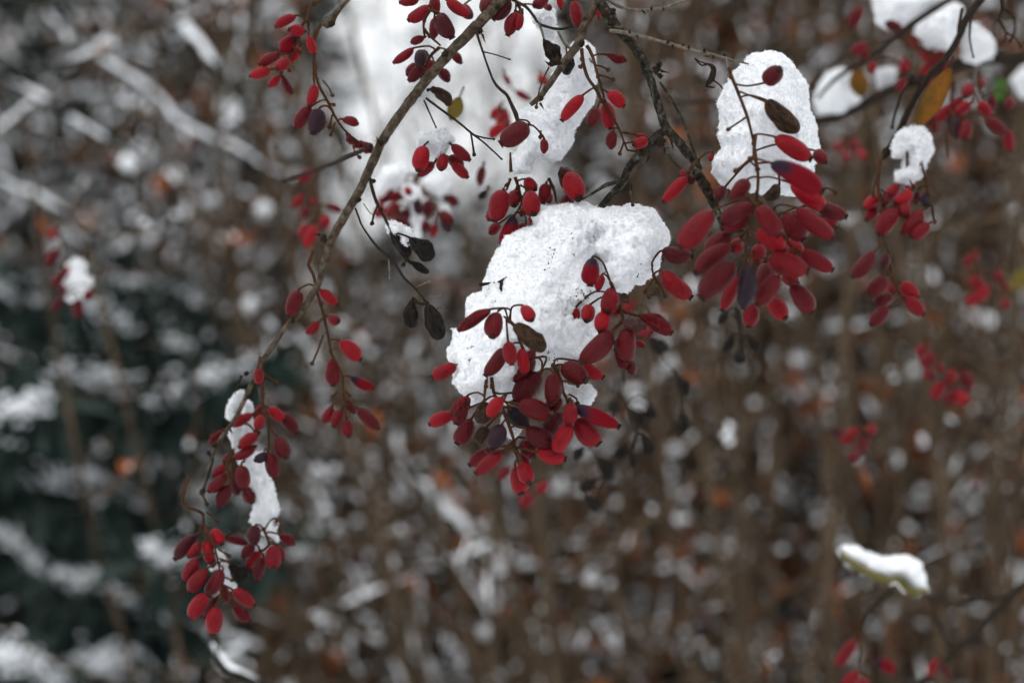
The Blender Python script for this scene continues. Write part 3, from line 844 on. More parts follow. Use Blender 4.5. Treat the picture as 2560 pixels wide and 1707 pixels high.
for sd, (lab, d, T, poly) in enumerate([
        ("broad snow pad cut by the top edge, red berry against it", 1.06, .014, [(1310, -60), (1880, -60), (1840, 0), (1700, 60), (1600, 150), (1540, 190), (1500, 170), (1420, 205), (1370, 190), (1340, 110)]),
        ("large smooth snow pad hanging between two dark branches at the top corner", 1.05, .015, [(1640, 170), (1700, 80), (1850, 10), (1940, 50), (1900, 250), (1830, 335), (1700, 305), (1620, 255)]),
        ("sloping snow pad lying on the thick level branch", 1.05, .012, [(1990, 160), (2080, 230), (2150, 310), (2140, 380), (2050, 400), (1960, 405), (1930, 290)]),
        ("wedge of snow on the thick dark branch beside the round orange leaf", 1.1, .013, [(920, 650), (1000, 540), (1090, 480), (1140, 510), (1120, 590), (1180, 640), (1290, 650), (1200, 740), (1080, 800), (950, 790)]),
        ("little snow pad between the round orange leaf and the slim branch", 1.1, .008, [(1380, 510), (1450, 465), (1485, 520), (1440, 590), (1380, 575)]),
        ("round snow pad at the outer edge near the green leaf", 1.2, .012, [(2350, 450), (2420, 460), (2420, 640), (2340, 650), (2300, 560)])]):
    snow_body("snow_clump", [('C', poly, d, T, 0)], lab, seed=20 + sd, h=.0013, crystals=1500, csize=.0005, group="snow pads on the dark branches", lump=1.2)
for sd, (z, lab, d, T, poly) in enumerate([
        ('I', "thin snow sliver on the upper side of the low drooping branch", .905, .005, [(760, 310), (800, 300), (822, 340), (800, 450), (730, 560), (680, 560), (670, 500), (690, 440), (740, 370)]),
        ('I', "narrow snow sliver behind two berries of the long drooping cluster", .915, .004, [(860, 420), (895, 500), (885, 680), (830, 710), (840, 600), (835, 480)]),
        ('I', "crumbly bit of snow below the low branch", .91, .005, [(720, 680), (780, 680), (790, 760), (780, 890), (715, 885), (735, 800), (700, 740)]),
        ('I', "long ragged snow strip hanging down inside the drooping berry cluster", .915, .008, [(750, 990), (900, 920), (1000, 940), (1010, 1080), (1060, 1160), (1100, 1200), (1110, 1350), (1150, 1500), (1155, 1560), (1130, 1640), (1140, 1740), (1050, 1720), (980, 1660), (930, 1580), (905, 1540), (920, 1400), (890, 1300), (890, 1100), (800, 1020)]),
        ('J', "snow streak between berries of the lowest berry cluster", .915, .005, [(480, 400), (540, 380), (570, 420), (650, 470), (640, 560), (700, 690), (680, 730), (620, 690), (600, 570), (560, 490), (470, 560), (450, 540)])]):
    snow_body("snow_clump", [(z, poly, d, T, 0)], lab, seed=40 + sd, h=.0009, crystals=2600, csize=.00035, group="snow slivers on the drooping branch", lump=.9)
snow_body("snow_clump", [('M', [(490, 205), (530, 190), (565, 240), (590, 320), (628, 380), (600, 445), (530, 490), (470, 490), (435, 440), (460, 350), (455, 260)], 1.13, .012, 0)], "bell-shaped bit of snow on the small lone berry cluster out by the snowy boughs", seed=50, h=.0016, crystals=600, csize=.0006, group="blurred snow caps on far berries")
snow_body("snow_clump", [('D', [(1240, 620), (1260, 540), (1330, 460), (1420, 420), (1500, 400), (1560, 470), (1600, 530), (1560, 570), (1450, 590), (1340, 650), (1270, 720)], 1.03, .01, 0), ('D', [(1650, 560), (1720, 500), (1850, 520), (1920, 600), (1880, 660), (1780, 680), (1700, 640)], 1.03, .009, 0),
           ('D', [(1490, 620), (1560, 600), (1650, 630), (1660, 690), (1580, 720), (1500, 680)], 1.01, .006, 0), ('D', [(1560, 880), (1640, 860), (1690, 900), (1660, 1040), (1620, 1120), (1590, 1040)], 1.04, .006, 0), ('D', [(1820, 790), (1900, 760), (1990, 820), (1960, 860), (1850, 840)], 1.03, .005, 0)],
          "snow dome resting on the round blurred berry cluster behind the arching branch", seed=51, h=.0013, crystals=1500, csize=.0005, group="blurred snow caps on far berries")
LEAFSNOW = [(1080, 645), (1120, 620), (1240, 640), (1350, 690), (1450, 697), (1540, 690), (1640, 740), (1670, 850), (1692, 935), (1610, 975), (1530, 932), (1468, 862), (1420, 898), (1300, 848), (1215, 798), (1112, 738)]
snow_body("snow_clump", [('Q', LEAFSNOW, 1.045, .012, 0)], "smooth bar of snow lying along the yellow-green leaf in the lower corner", seed=52, h=.0013, crystals=300, csize=.0003, lump=.8)
snow_body("snow_clump", [('D', [(1370, 980), (1400, 955), (1460, 970), (1530, 1010), (1560, 1070), (1530, 1160), (1480, 1120), (1440, 1060), (1390, 1030)], .868, .004, 0)], "dab of snow on the dried black berries under the arching branch", seed=53, h=.0008, crystals=900, csize=.0003)

def debris():
    """bits of bark and dead twig lying on the biggest clump"""
    rnd = random.Random(5)
    dep = bpy.context.evaluated_depsgraph_get()
    big = [o for o in bpy.data.objects if o.name == "snow_clump"][0]
    from mathutils.bvhtree import BVHTree
    bv = BVHTree.FromPolygons([big.location + v.co for v in big.data.vertices], [tuple(p.vertices) for p in big.data.polygons])
    def hit(x, y):
        t = zp('E', x, y, .86)
        h = bv.ray_cast(EYE, (t - EYE).normalized())[0]
        return h if h is not None else zp('E', x, y, .84)
    specks = [(1110, 590, 26, 7), (1125, 625, 20, 6), (1290, 628, 10, 3), (1090, 690, 16, 3), (1055, 740, 22, 4), (1280, 470, 20, 3), (1460, 480, 10, 3), (1340, 960, 60, 14), (1300, 950, 30, 6), (1400, 985, 40, 9), (640, 1010, 6, 1),
              (430, 1390, 22, 4), (410, 1510, 20, 4), (1860, 700, 14, 3), (1940, 730, 22, 5), (1560, 770, 24, 5), (1830, 800, 20, 3), (1130, 1500, 50, 9), (1070, 1440, 16, 5), (700, 830, 20, 3)]
    n = 0
    for x, y, sp, k in specks:
        mb = MB()
        for _ in range(k):
            p = hit(x + rnd.gauss(0, sp * .6), y + rnd.gauss(0, sp * .6))
            blob(mb, p, rnd.uniform(.00010, .00030), rnd, (1, rnd.uniform(.4, 1), rnd.uniform(.6, 1.8)), .6, rows=4, cols=5)
        o = mb.build("bark_crumbs", SCALE, origin=big.location)
        tag(o, "dark crumbs of bark strewn on the largest snow clump", "bark crumbs", "bark crumbs on the largest snow clump", 'stuff')
        n += 1
    mb = MB()
    tube(mb, [(zp('E', 512, 880, .842), .0007), (hit(580, 866), .0004), (hit(660, 856), .00035), (hit(715, 822), .0003)], 6, .001, .2, 900)
    tube(mb, [(hit(690, 850), .0004), (hit(685, 890), .0009), (hit(680, 935), .0003)], 6, .001, .5, 900)
    o = mb.build("twig_scrap", DARKTWIG, origin=big.location)
    tag(o, "short dark scrap of twig poking from the largest snow clump's sloping flank", "twig scrap")
debris()

# ---------------------------------------------------------------- berry clusters, each listed from its farthest berry to its nearest
cluster("berry_cluster", "red berry cluster beside the slender grey twig, nearest the bright gap's far corner", 'A', .885, 16,
        [[(760, -10), (650, 60), (620, 170), (575, 230), (540, 350), (480, 480), (400, 600), (380, 680)], [(620, 170), (625, 250), (632, 310)]],
        [(540, 430, 450, 570, 100), (385, 695, 475, 865, 70, 's'), (365, 700, 265, 800, 90), (530, 340, 380, 490, 155, 'h'), (370, 500, 180, 590, 112), (275, 640, 90, 700, 105), (590, 290, 450, 275, 118), (505, 150, 325, 245, 102), (630, 330, 685, 495, 95), (450, 550, 335, 635, 120)],
        bare=[[(480, 420), (550, 485)], [(420, 600), (455, 655)]])
cluster("berry_cluster", "sparse curving berry cluster with one big blue-black berry beside the bright gap", 'A', .882, 12,
        [[(745, 225), (690, 350), (680, 500), (690, 640), (730, 800), (820, 960), (880, 1080), (960, 1190), (1060, 1280), (1160, 1350)], [(680, 500), (672, 650), (685, 780)]],
        [(1140, 1330, 1165, 1410, 60, 's'), (990, 1240, 1040, 1320, 72, 's'), (1030, 1290, 1115, 1345, 82, 's'), (1120, 1310, 1210, 1390, 100, 's'), (650, 985, 505, 1180, 140), (690, 780, 635, 970, 110), (945, 1095, 1085, 1140, 92), (730, 1000, 670, 1230, 172, 'k')],
        bare=[[(760, 740), (810, 800), (850, 880)], [(850, 1050), (820, 1175)], [(880, 1120), (830, 1240)], [(1040, 1340), (1060, 1400), (1095, 1445)], [(820, 955), (860, 965)]])
cluster("berry_cluster", "red berry cluster with one big dark berry, hanging before the bright gap", 'A', .857, 16,
        [[(1800, -60), (1790, 60), (1740, 110), (1690, 200), (1690, 300), (1700, 350)], [(1690, 270), (1740, 330), (1840, 420)]],
        [(1640, -5, 1465, 25, 110), (1785, 170, 1780, 350, 100), (1790, -40, 1800, 130, 112), (1690, 345, 1570, 395, 85, 'm'), (1730, 60, 1545, 190, 128), (1900, 5, 2110, 145, 122), (1825, 125, 1945, 350, 172, 'm')])
cluster("berry_cluster", "tight berry cluster half behind the arching branch, round black berry in its middle", 'A', .872, 14,
        [[(1830, 440), (1760, 500), (1720, 570), (1680, 690), (1650, 760), (1668, 820)]],
        [(1950, 490, 2030, 580, 92, 'm'), (1830, 650, 1910, 740, 112, 'm'), (1740, 560, 1740, 690, 112), (1620, 590, 1540, 690, 112), (1690, 610, 1550, 745, 122), (1590, 450, 1410, 578, 92), (1675, 475, 1640, 600, 128, 'k')],
        bare=[[(1660, 720), (1690, 690)]])
cluster("berry_cluster", "red berries tucked under the little snow cap below the yellow-green leaf", 'D', .866, 12,
        [[(1810, 160), (1800, 270), (1860, 340)]],
        [(1780, 395, 1640, 510, 112), (1920, 345, 2035, 435, 130), (1950, 390, 2090, 530, 112), (1945, 230, 2110, 370, 112), (1870, 325, 1845, 455, 118, 'r'), (1690, 245, 1640, 465, 168, 'r')])
cluster("berry_cluster", "loose row of red berries along the top edge behind the short brown branch", 'B', .868, 22,
        [[(440, -40), (520, 90), (540, 140)], [(1000, -50), (1010, 0)], [(1195, -40), (1205, 20)]],
        [(0, 60, 60, 160, 120), (740, 60, 795, 80, 72), (1210, -20, 1240, 170, 66), (870, -60, 890, 85, 72), (760, -40, 645, 60, 122), (230, -20, 190, 110, 152), (420, 0, 270, 180, 145, 'm'), (500, 120, 400, 325, 142), (520, 125, 495, 275, 90), (1010, 10, 1055, 250, 128)],
        bare=[[(480, 0), (475, 110)], [(510, 20), (520, 110)]])
cluster("berry_cluster", "thinly set berry cluster on two long stalks under the short brown branch", 'B', .842, 16,
        [[(1080, 450), (1100, 600), (1140, 720), (1210, 820), (1270, 930), (1340, 1040), (1420, 1180), (1460, 1280), (1500, 1380)], [(1130, 420), (1180, 520), (1230, 700), (1270, 830), (1290, 930)]],
        [(1680, 1400, 1580, 1380, 60), (1580, 1240, 1680, 1275, 75), (1300, 940, 1350, 1180, 150), (1310, 505, 1485, 560, 85, 's'), (1680, 1290, 1560, 1330, 112), (1370, 1200, 1350, 1365, 112), (1320, 850, 1470, 975, 135), (1220, 1005, 1155, 1155, 135), (1090, 880, 900, 1105, 128)],
        bare=[[(1210, 600), (1270, 615), (1325, 645)], [(1240, 690), (1310, 710), (1370, 735)], [(1100, 560), (1070, 615)], [(1470, 1300), (1430, 1410)]])
cluster("berry_cluster", "big dark red berry and small round one against the tall hanging snow clump", 'B', .842, 8,
        [[(495, 1100), (545, 1140)], [(430, 1580), (425, 1400)]],
        [(730, 1275, 735, 1405, 86), (590, 1150, 340, 1320, 212, 'm')], bare=[[(705, 1200), (700, 1260)]])
cluster("berry_cluster", "plump berry cluster on thin stalks directly behind the top of the largest snow clump", 'E', .868, 22,
        [[(800, -20), (840, 110), (850, 200), (790, 300)], [(760, -10), (730, 80)], [(1080, -10), (1130, 100), (1140, 180)], [(1170, -60), (1200, 60), (1300, 80)]],
        [(570, 290, 580, 340, 60), (1090, 120, 1080, 190, 70), (660, 370, 590, 445, 92), (880, 370, 810, 445, 82), (860, 240, 850, 300, 60), (1200, -90, 1240, 60, 150, 'm'), (800, 90, 790, 215, 122), (900, 0, 965, 80, 112), (1220, 150, 1255, 240, 130), (1060, 30, 1030, 195, 118), (930, 310, 950, 380, 70), (1250, -50, 1335, 155, 195), (790, 305, 685, 535, 150, 'h'), (700, 85, 620, 345, 188, 'r'), (930, 105, 950, 285, 162, 'r')],
        bare=[[(840, 40), (900, 80)]])
cluster("berry_cluster", "shrivelled and plump berries fanning from a stalk under the largest snow clump's lobe", 'E', .83, 16,
        [[(1600, 860), (1650, 970), (1690, 1100), (1700, 1190), (1610, 1270), (1640, 1400), (1650, 1470)], [(1700, 1100), (1850, 1150)]],
        [(1310, 1080, 1320, 1175, 66, 'r', 2), (1420, 1060, 1400, 1180, 130, 'r', -2), (1620, 1130, 1660, 1100, 60), (1750, 1520, 1780, 1620, 100), (1820, 1365, 1875, 1395, 72), (1640, 1440, 1730, 1580, 92, 's'), (1530, 800, 1490, 925, 90), (1600, 920, 1570, 1110, 168), (1850, 1140, 2110, 1280, 140, 's'), (1540, 1115, 1520, 1270, 146), (1740, 1240, 1740, 1530, 180, 'm'), (1700, 1190, 1890, 1235, 122, 'g'), (1610, 1280, 1350, 1535, 192, 'm'), (1450, 655, 1430, 885, 166, 'h')],
        bare=[[(1645, 970), (1590, 1030), (1535, 1090)], [(1680, 1000), (1745, 1020)]])
cluster("berry_cluster", "two oval berries sticking out sideways from the largest snow clump with bare forked stalks", 'E', .838, 4,
        [[(1960, 800), (1990, 860), (2020, 900), (2050, 970)]],
        [(2030, 600, 2285, 640, 152, 'm'), (2030, 770, 2275, 985, 162)],
        bare=[[(1970, 815), (1890, 935)], [(2010, 880), (2120, 848)], [(2010, 935), (1920, 980)], [(2030, 930), (2055, 975)]])
CF = cluster("berry_cluster", "largest central cluster of red and dark berries hanging below the biggest snow clump", 'F', .829, 32,
        [[(1110, 365), (1180, 500), (1200, 600), (1240, 690), (1200, 800)], [(600, 480), (630, 640), (700, 680), (790, 700)], [(560, 490), (545, 590), (540, 680)], [(700, 760), (780, 980), (800, 1100), (835, 1215)], [(740, 15), (790, 45), (900, 300), (1060, 310), (1000, 450)]],
        [(840, 1130, 900, 1210, 110), (1090, 690, 1060, 780, 100), (1165, 640, 1130, 770, 84, 'm'), (1320, 350, 1535, 480, 132), (430, 830, 310, 1035, 160, 'm'), (285, 790, 80, 875, 122), (300, 380, 105, 480, 125), (620, 1080, 415, 1215, 122, 'm'), (800, 1230, 850, 1455, 172), (1190, 800, 1050, 960, 185, 'm'), (560, 900, 490, 1035, 112, 'b'),
         (940, 290, 810, 520, 172, 'm'), (830, 600, 960, 560, 90, 'm'), (1010, 445, 800, 690, 192, 'm'), (740, 740, 905, 895, 152, 'k'), (860, 360, 960, 260, 100), (880, 1000, 950, 1145, 142, 's'), (400, 640, 305, 870, 152, 's'), (540, 690, 510, 860, 150, 'b'), (850, 240, 885, 455, 112), (1200, 380, 1395, 505, 184, 'm'), (590, 1100, 560, 1080, 70, 'm'), (710, 240, 550, 465, 140, 'm'),
         (1310, 830, 1500, 1035, 200), (890, 910, 1110, 1070, 190, 'm'), (980, 1105, 1220, 1165, 142), (1120, 450, 1100, 705, 162, 'm'), (1300, 725, 1670, 890, 150, 'h'), (830, 705, 1085, 815, 182, 'm'), (1265, 865, 1135, 1115, 150), (1270, 695, 1250, 880, 137), (690, 1110, 470, 1285, 132), (860, 1200, 915, 1370, 152), (690, 875, 605, 1080, 158, 'k'), (690, 650, 575, 815, 125),
         (790, 40, 1050, 255, 165, 'b', -4), (740, 180, 770, 375, 132, 'r', -4), (650, -60, 605, 140, 166, 'r', -3), (590, -85, 325, 85, 110, 's', -3), (860, -115, 940, 0, 120, 'r', 0)],
        bare=[[(1190, 510), (1260, 515), (1325, 548)], [(1245, 620), (1310, 655), (1322, 700)], [(690, 655), (760, 740)], [(775, 1015), (690, 1110)]])
cluster("berry_cluster", "densest bright red berry cluster under the tall oval snow clump, a blue-black berry in front", 'G', .80, 46,
        [[(780, -130, 6), (770, 10, 4), (795, 130, 2), (800, 250, 0), (780, 400, 0), (720, 600, 0), (700, 850, 0)], [(790, 380), (1000, 560), (1040, 720), (1150, 790)]],
        [(1000, 960, 1110, 1035, 120), (860, 880, 830, 1065, 165), (530, 290, 480, 375, 112, 'm'), (960, 260, 870, 380, 110, 'b'), (640, 980, 520, 1240, 112), (1030, 700, 1135, 800, 135), (1330, 520, 1400, 590, 100), (820, 740, 790, 865, 130), (650, 690, 600, 770, 112), (740, 1180, 730, 1372, 140), (900, 1150, 1015, 1305, 150), (590, 640, 390, 800, 150, 'm'), (1270, 420, 1492, 505, 140),
         (750, 510, 520, 600, 120), (1060, 250, 1320, 440, 160), (1010, 490, 1160, 690, 182), (720, 220, 600, 385, 140, 'm'), (1140, 785, 1385, 925, 140), (1060, 1040, 1225, 1255, 162), (790, 620, 1000, 775, 165), (1100, 440, 1390, 670, 152), (880, 840, 1190, 930, 190), (580, 730, 310, 940, 162), (960, 965, 800, 1200, 162), (760, 415, 515, 560, 150), (800, 430, 965, 655, 172), (610, 870, 355, 1140, 212, 'm'), (740, 885, 685, 1225, 152, 'k'), (440, 465, 190, 745, 198), (900, 90, 1300, 310, 190, 'h')],
        bare=[[(1300, 290), (1350, 285), (1415, 320)], [(770, 30), (690, 100), (625, 145)]])
cluster("berry_cluster", "slender stalk with few berries and a dried brown one lying on the oval snow", 'C', .806, 6,
        [[(335, 470), (350, 520), (400, 640), (460, 800), (500, 960), (525, 1100), (540, 1250)]],
        [(935, 1040, 990, 1110, 100), (590, 690, 810, 905, 155, 'b'), (650, 940, 895, 1085, 142), (590, 560, 680, 475, 136)],
        bare=[[(450, 805), (330, 885)], [(510, 1060), (380, 1172)], [(400, 625), (480, 655), (590, 700)]])
cluster("berry_cluster", "small red berries low on a slim stem between the lichened branch and the snow", 'G', .826, 10,
        [[(330, 60), (250, 160), (220, 195)]],
        [(260, 185, 280, 245, 72, 'm'), (215, 140, 222, 205, 70), (240, 200, 58, 390, 112), (440, 10, 425, 70, 50)])
K = cluster("berry_cluster", "loose long berry cluster swinging free from the middle of the arching branch", 'K', .892, 16,
        [[(470, -190), (430, -60), (470, 20), (510, 180), (560, 360), (600, 540), (640, 740), (735, 900), (740, 1050), (760, 1180), (770, 1310)]],
        [(770, 1140, 845, 1255, 92), (640, 1200, 570, 1335, 102), (810, 935, 1010, 1035, 102, 'h'), (720, 1235, 655, 1375, 122), (870, 1220, 1055, 1395, 122, 'm'), (780, 1320, 790, 1465, 122), (650, 765, 650, 1010, 145), (710, 615, 895, 780, 150), (620, 395, 700, 440, 106), (525, 445, 415, 545, 96), (540, 160, 690, 290, 108), (345, 165, 255, 392, 152)],
        bare=[[(700, 1055), (640, 1110)], [(755, 1055), (795, 1100)], [(565, 560), (500, 730), (465, 815)]])
cluster("berry_cluster", "long crowded berry cluster drooping around the ragged snow strip near the branch's end", 'I', .90, 26,
        [[(1000, 15), (1005, 200), (1010, 400), (1050, 560), (1060, 700), (1060, 860), (1000, 960)], [(1000, 560), (900, 800), (820, 1000)], [(720, 900), (650, 1030), (690, 1150)]],
        [(610, 690, 490, 825, 92, 's'), (850, 1250, 905, 1385, 142, 'm'), (730, 1120, 760, 1315, 122, 'm'), (690, 915, 625, 1040, 92, 'm'), (1000, 435, 930, 590, 95), (1170, 520, 1345, 715, 152, 'm'), (905, 530, 718, 645, 106), (1070, 470, 1210, 585, 122), (640, 1035, 520, 1135, 102), (680, 1230, 570, 1435, 152, 'm'), (640, 1115, 475, 1285, 125), (930, 850, 728, 965, 112), (960, 725, 778, 855, 132), (800, 1035, 830, 1265, 162, 'm'), (1150, 755, 1240, 955, 162, 'm'), (1060, 905, 1130, 1155, 152, 'm'), (1040, 920, 930, 985, 104, 'k'), (1000, 540, 945, 685, 115), (960, 80, 965, 240, 106)],
        bare=[[(1015, 120), (1080, 180), (1140, 215)], [(400, 1290), (430, 1340), (460, 1405)]])
cluster("berry_cluster", "lowest berry cluster of all, ending the drooping branch", 'J', .9, 22,
        [[(265, -330), (210, -110), (230, -60), (330, -20), (400, 20), (410, 120), (500, 300), (550, 500), (565, 600), (590, 850)], [(400, 110), (360, 200)], [(410, 120), (430, 270)]],
        [(490, 375, 490, 515, 92, 's'), (590, 690, 625, 845, 112, 'm'), (680, 870, 835, 1010, 130, 's'), (650, 475, 815, 635, 160, 'w'), (530, 790, 420, 975, 122, 'm'), (330, 215, 140, 435, 142, 'm'), (490, 165, 580, 295, 132), (430, 265, 460, 470, 122), (370, 285, 262, 415, 96), (350, 435, 230, 640, 142), (580, 540, 435, 765, 150), (440, 535, 275, 745, 152), (680, 725, 880, 870, 142), (430, 765, 285, 985, 166), (520, 885, 490, 1135, 172)],
        bare=[[(430, 0), (480, 40), (535, 90)], [(540, 345), (640, 400)], [(550, 430), (645, 462)], [(590, 600), (670, 632)]])
cluster("berry_cluster", "short berry cluster at the foot of the ragged snow strip, next to the lowest cluster", 'J', .905, 16,
        [[(960, 150), (985, 200), (1010, 310), (930, 365)]],
        [(1085, 70, 1075, 130, 42), (1100, 325, 1145, 440, 112), (620, 240, 812, 292, 92, 'm'), (930, 365, 815, 515, 112), (880, 305, 770, 415, 112), (1115, 210, 1255, 302, 106, 's'), (960, 425, 905, 635, 132, 'm'), (890, 130, 878, 295, 142, 'm'), (1060, 315, 1060, 525, 172)])
cluster("dried_berry_cluster", "dead cluster of shrivelled black berries on a thin stalk under the arching branch", 'D', .868, 10,
        [[(1190, 530), (1240, 720), (1300, 850), (1370, 980), (1430, 1100), (1490, 1200), (1560, 1300)]],
        [(1550, 1300, 1735, 1400, 75, 'w'), (1375, 1010, 1560, 1250, 140, 'w'), (1560, 1085, 1775, 1275, 165, 'w')],
        bare=[[(1270, 770), (1230, 860), (1212, 950)], [(1190, 535), (1225, 560)], [(1540, 1260), (1500, 1330)]], group=None, mat_=DARKTWIG, cat="dried berry cluster")
cluster("dried_berry_cluster", "pair of dried black berries dangling at the tip of the bare dark twig", 'E', .853, 4,
        [[(60, 1030), (20, 1040), (-50, 1020)], [(60, 1040), (70, 1070)]],
        [(-60, 1000, -75, 1245, 130, 'w'), (65, 1045, 170, 1340, 165, 'w')], group=None, mat_=DARKTWIG, cat="dried berry cluster")
cluster("dried_berry_cluster", "two large dried black husks hooked on the dark forking twig before the upper snow", 'B', .856, 4,
        [[(735, 375), (745, 390)], [(950, 490), (965, 500)]],
        [(740, 375, 870, 575, 150, 'w'), (985, 490, 930, 690, 120, 'w')], group=None, mat_=DARKTWIG, cat="dried berry cluster")
cluster("dried_berry_cluster", "single withered brown berry dangling behind the arching branch beside the yellow-green leaf", 'A', .867, 4,
        [[(1720, 830), (1780, 815)]], [(1785, 810, 1940, 965, 112, 'b')], group=None, mat_=DARKTWIG, cat="dried berry cluster")
cluster("berry_cluster", "slender red berry cluster hanging in two tiers from the slim dark branch", 'H', .915, 20,
        [[(450, -10), (440, 120), (450, 280), (470, 430), (500, 570), (530, 700), (575, 780)]],
        [(515, 690, 510, 750, 52, 'r'), (430, 265, 372, 335, 72), (440, 205, 360, 270, 72), (480, 200, 470, 250, 70, 'm'), (570, 690, 660, 775, 95), (510, 755, 420, 805, 90), (545, 275, 435, 415, 112), (590, 775, 692, 862, 85), (485, 655, 380, 750, 105), (480, 530, 462, 600, 66, 'm'), (490, 825, 395, 920, 92), (415, 515, 295, 655, 98)],
        bare=[[(440, 60), (410, 200)]])
cluster("berry_cluster", "compact red berry cluster with one black berry below the small snow clump", 'H', .92, 18,
        [[(670, -10), (710, 130), (740, 280), (752, 355)], [(600, -60), (600, 100)]],
        [(600, 110, 635, 155, 62), (660, 175, 650, 245, 52), (550, 150, 498, 205, 78), (700, 195, 712, 260, 68, 'k'), (620, 175, 535, 250, 84), (590, 250, 585, 315, 78), (690, 285, 570, 412, 98), (725, 355, 625, 435, 88)])
cluster("berry_cluster", "scattered red berries along the dark branch under the top corner's snow pads", 'C', 1.04, 40,
        [[(1640, 330), (1700, 360), (1780, 400)], [(1500, 520), (1540, 470)]],
        [(1640, 320, 1745, 425, 112), (1700, 310, 1800, 385, 104), (1800, 335, 1715, 455, 104), (1580, 245, 1625, 330, 72), (1690, 440, 1655, 515, 72), (1840, 405, 1785, 485, 72), (1720, 545, 1690, 600, 62), (1545, 415, 1540, 490, 82), (1525, 530, 1495, 625, 76), (1320, 425, 1310, 495, 62), (1275, 335, 1255, 405, 62), (1275, 295, 1175, 360, 84), (1515, 195, 1405, 160, 76, 'm'), (1245, 45, 1165, 190, 96)])
cluster("berry_cluster", "spreading red berry cluster just below the green leaf at the outer edge", 'C', .99, 34,
        [[(2040, 540), (2060, 650), (2090, 730), (2100, 810)], [(1880, 560), (1850, 720), (1830, 900), (1830, 1080)], [(1890, 700), (1990, 640), (2050, 640)]],
        [(2060, 540, 2060, 590, 56), (2255, 670, 2245, 740, 74), (1745, 830, 1740, 890, 74), (1760, 770, 1700, 850, 80), (2240, 890, 2260, 1035, 84), (2130, 650, 2132, 765, 74), (1935, 675, 1820, 790, 86), (1990, 590, 1945, 660, 92), (1845, 725, 1755, 825, 92), (1985, 705, 1885, 785, 84), (2040, 700, 2120, 795, 84), (1885, 805, 1890, 940, 86, 'k'), (1960, 825, 1950, 950, 102), (2095, 810, 2225, 905, 94)])
cluster("berry_cluster", "small blurred berry cluster against dark twigs, one tier below the round orange leaf", 'C', 1.16, 20, [[(1130, 900), (1150, 980), (1200, 1040)]],
        [(1100, 970, 1070, 1030, 62), (1190, 960, 1200, 1020, 70), (1150, 1030, 1140, 1090, 62), (1230, 1030, 1255, 1080, 66)], group="blurred far berry clusters")
FAR = "blurred far berry clusters"
cluster("berry_cluster", "small lone blurred berry cluster bearing the bell-shaped bit of snow", 'M', 1.12, 30, [[(395, 20), (430, 120), (440, 250), (430, 400), (500, 480)]],
        [(385, 20, 345, 70, 66), (395, 150, 320, 260, 82), (490, 270, 465, 330, 66), (440, 300, 360, 400, 80, 'm'), (420, 390, 440, 470, 62, 'm'), (440, 490, 345, 570, 76, 'm'), (545, 490, 530, 620, 92, 'm'), (635, 430, 590, 495, 72, 'm')], group=FAR)
cluster("berry_cluster", "blurred berry cluster of slim fruits close behind the arching branch's elbow", 'D', 1.05, 28, [[(680, 560), (690, 700), (720, 800), (700, 950)]],
        [(665, 460, 540, 570, 106), (580, 680, 480, 800, 88), (710, 710, 650, 770, 82), (640, 800, 555, 900, 86), (800, 780, 940, 835, 86, 'm'), (790, 880, 755, 985, 116), (630, 960, 555, 1090, 116), (700, 970, 600, 1170, 116)], group=FAR)
cluster("berry_cluster", "round blurred berry cluster under the snow dome behind the dead black cluster", 'D', 1.03, 44, [[(1610, 500), (1620, 620), (1560, 760), (1480, 860)], [(1620, 600), (1760, 700), (1820, 800)]],
        [(1240, 620, 1270, 690, 70, 'm'), (1640, 540, 1480, 620, 122), (1700, 560, 1720, 690, 122), (1740, 740, 1700, 890, 134, 'm'), (1410, 630, 1280, 765, 122), (1510, 670, 1370, 740, 112), (1310, 780, 1250, 880, 110), (1890, 700, 2000, 775, 95, 'm'), (1550, 820, 1450, 980, 132, 'm'), (1460, 790, 1350, 890, 132), (1620, 700, 1640, 870, 96, 'k'), (1700, 930, 1690, 1030, 102, 'm'), (1785, 950, 1775, 1075, 84), (1840, 850, 1955, 935, 124, 'm'), (1855, 950, 1910, 1035, 66, 'k'), (1420, 880, 1565, 1040, 152, 'm'), (1530, 620, 1560, 680, 80)], group=FAR)
cluster("berry_cluster", "two small dark fruits alone on the white gap, one red and one black", 'D', .97, 8, [[(2240, 390), (2230, 430)], [(2270, 600), (2275, 640)]],
        [(2230, 425, 2200, 595, 90, 'm'), (2275, 635, 2190, 725, 74, 'w')], group=FAR)
cluster("berry_cluster", "two small blurred red berries floating on the bright gap under the forking twig", 'B', 1.02, 8, [[(360, 640), (370, 700)], [(680, 660), (700, 700)]],
        [(365, 690, 420, 780, 60), (475, 840, 605, 920, 76), (720, 690, 690, 760, 80), (760, 720, 720, 770, 60)], group=FAR)
cluster("berry_cluster", "blurred deep-pink berry cluster behind the big dark berry and tall snow clump", 'B', 1.0, 20, [[(330, 960), (350, 1100), (300, 1200)]],
        [(330, 990, 250, 1090, 92), (380, 1010, 330, 1170, 130), (420, 1110, 340, 1200, 100), (370, 1150, 240, 1260, 120)], group=FAR)
cluster("berry_cluster", "blurred red berries showing between the largest snow clump and the densest cluster", 'E', 1.02, 20, [[(1750, 950), (1780, 1050)]],
        [(1810, 1010, 1700, 1110, 90), (1890, 1220, 1860, 1310, 96), (1960, 1240, 1900, 1330, 60, 'm')], group=FAR)
cluster("berry_cluster", "three blurred red berries peeping out beneath the lowest berry of the central cluster", 'F', 1.06, 16, [[(800, 1200), (900, 1400), (960, 1480)]],
        [(760, 1240, 650, 1330, 95), (1070, 1360, 985, 1440, 92), (950, 1460, 850, 1570, 120)], group=FAR)
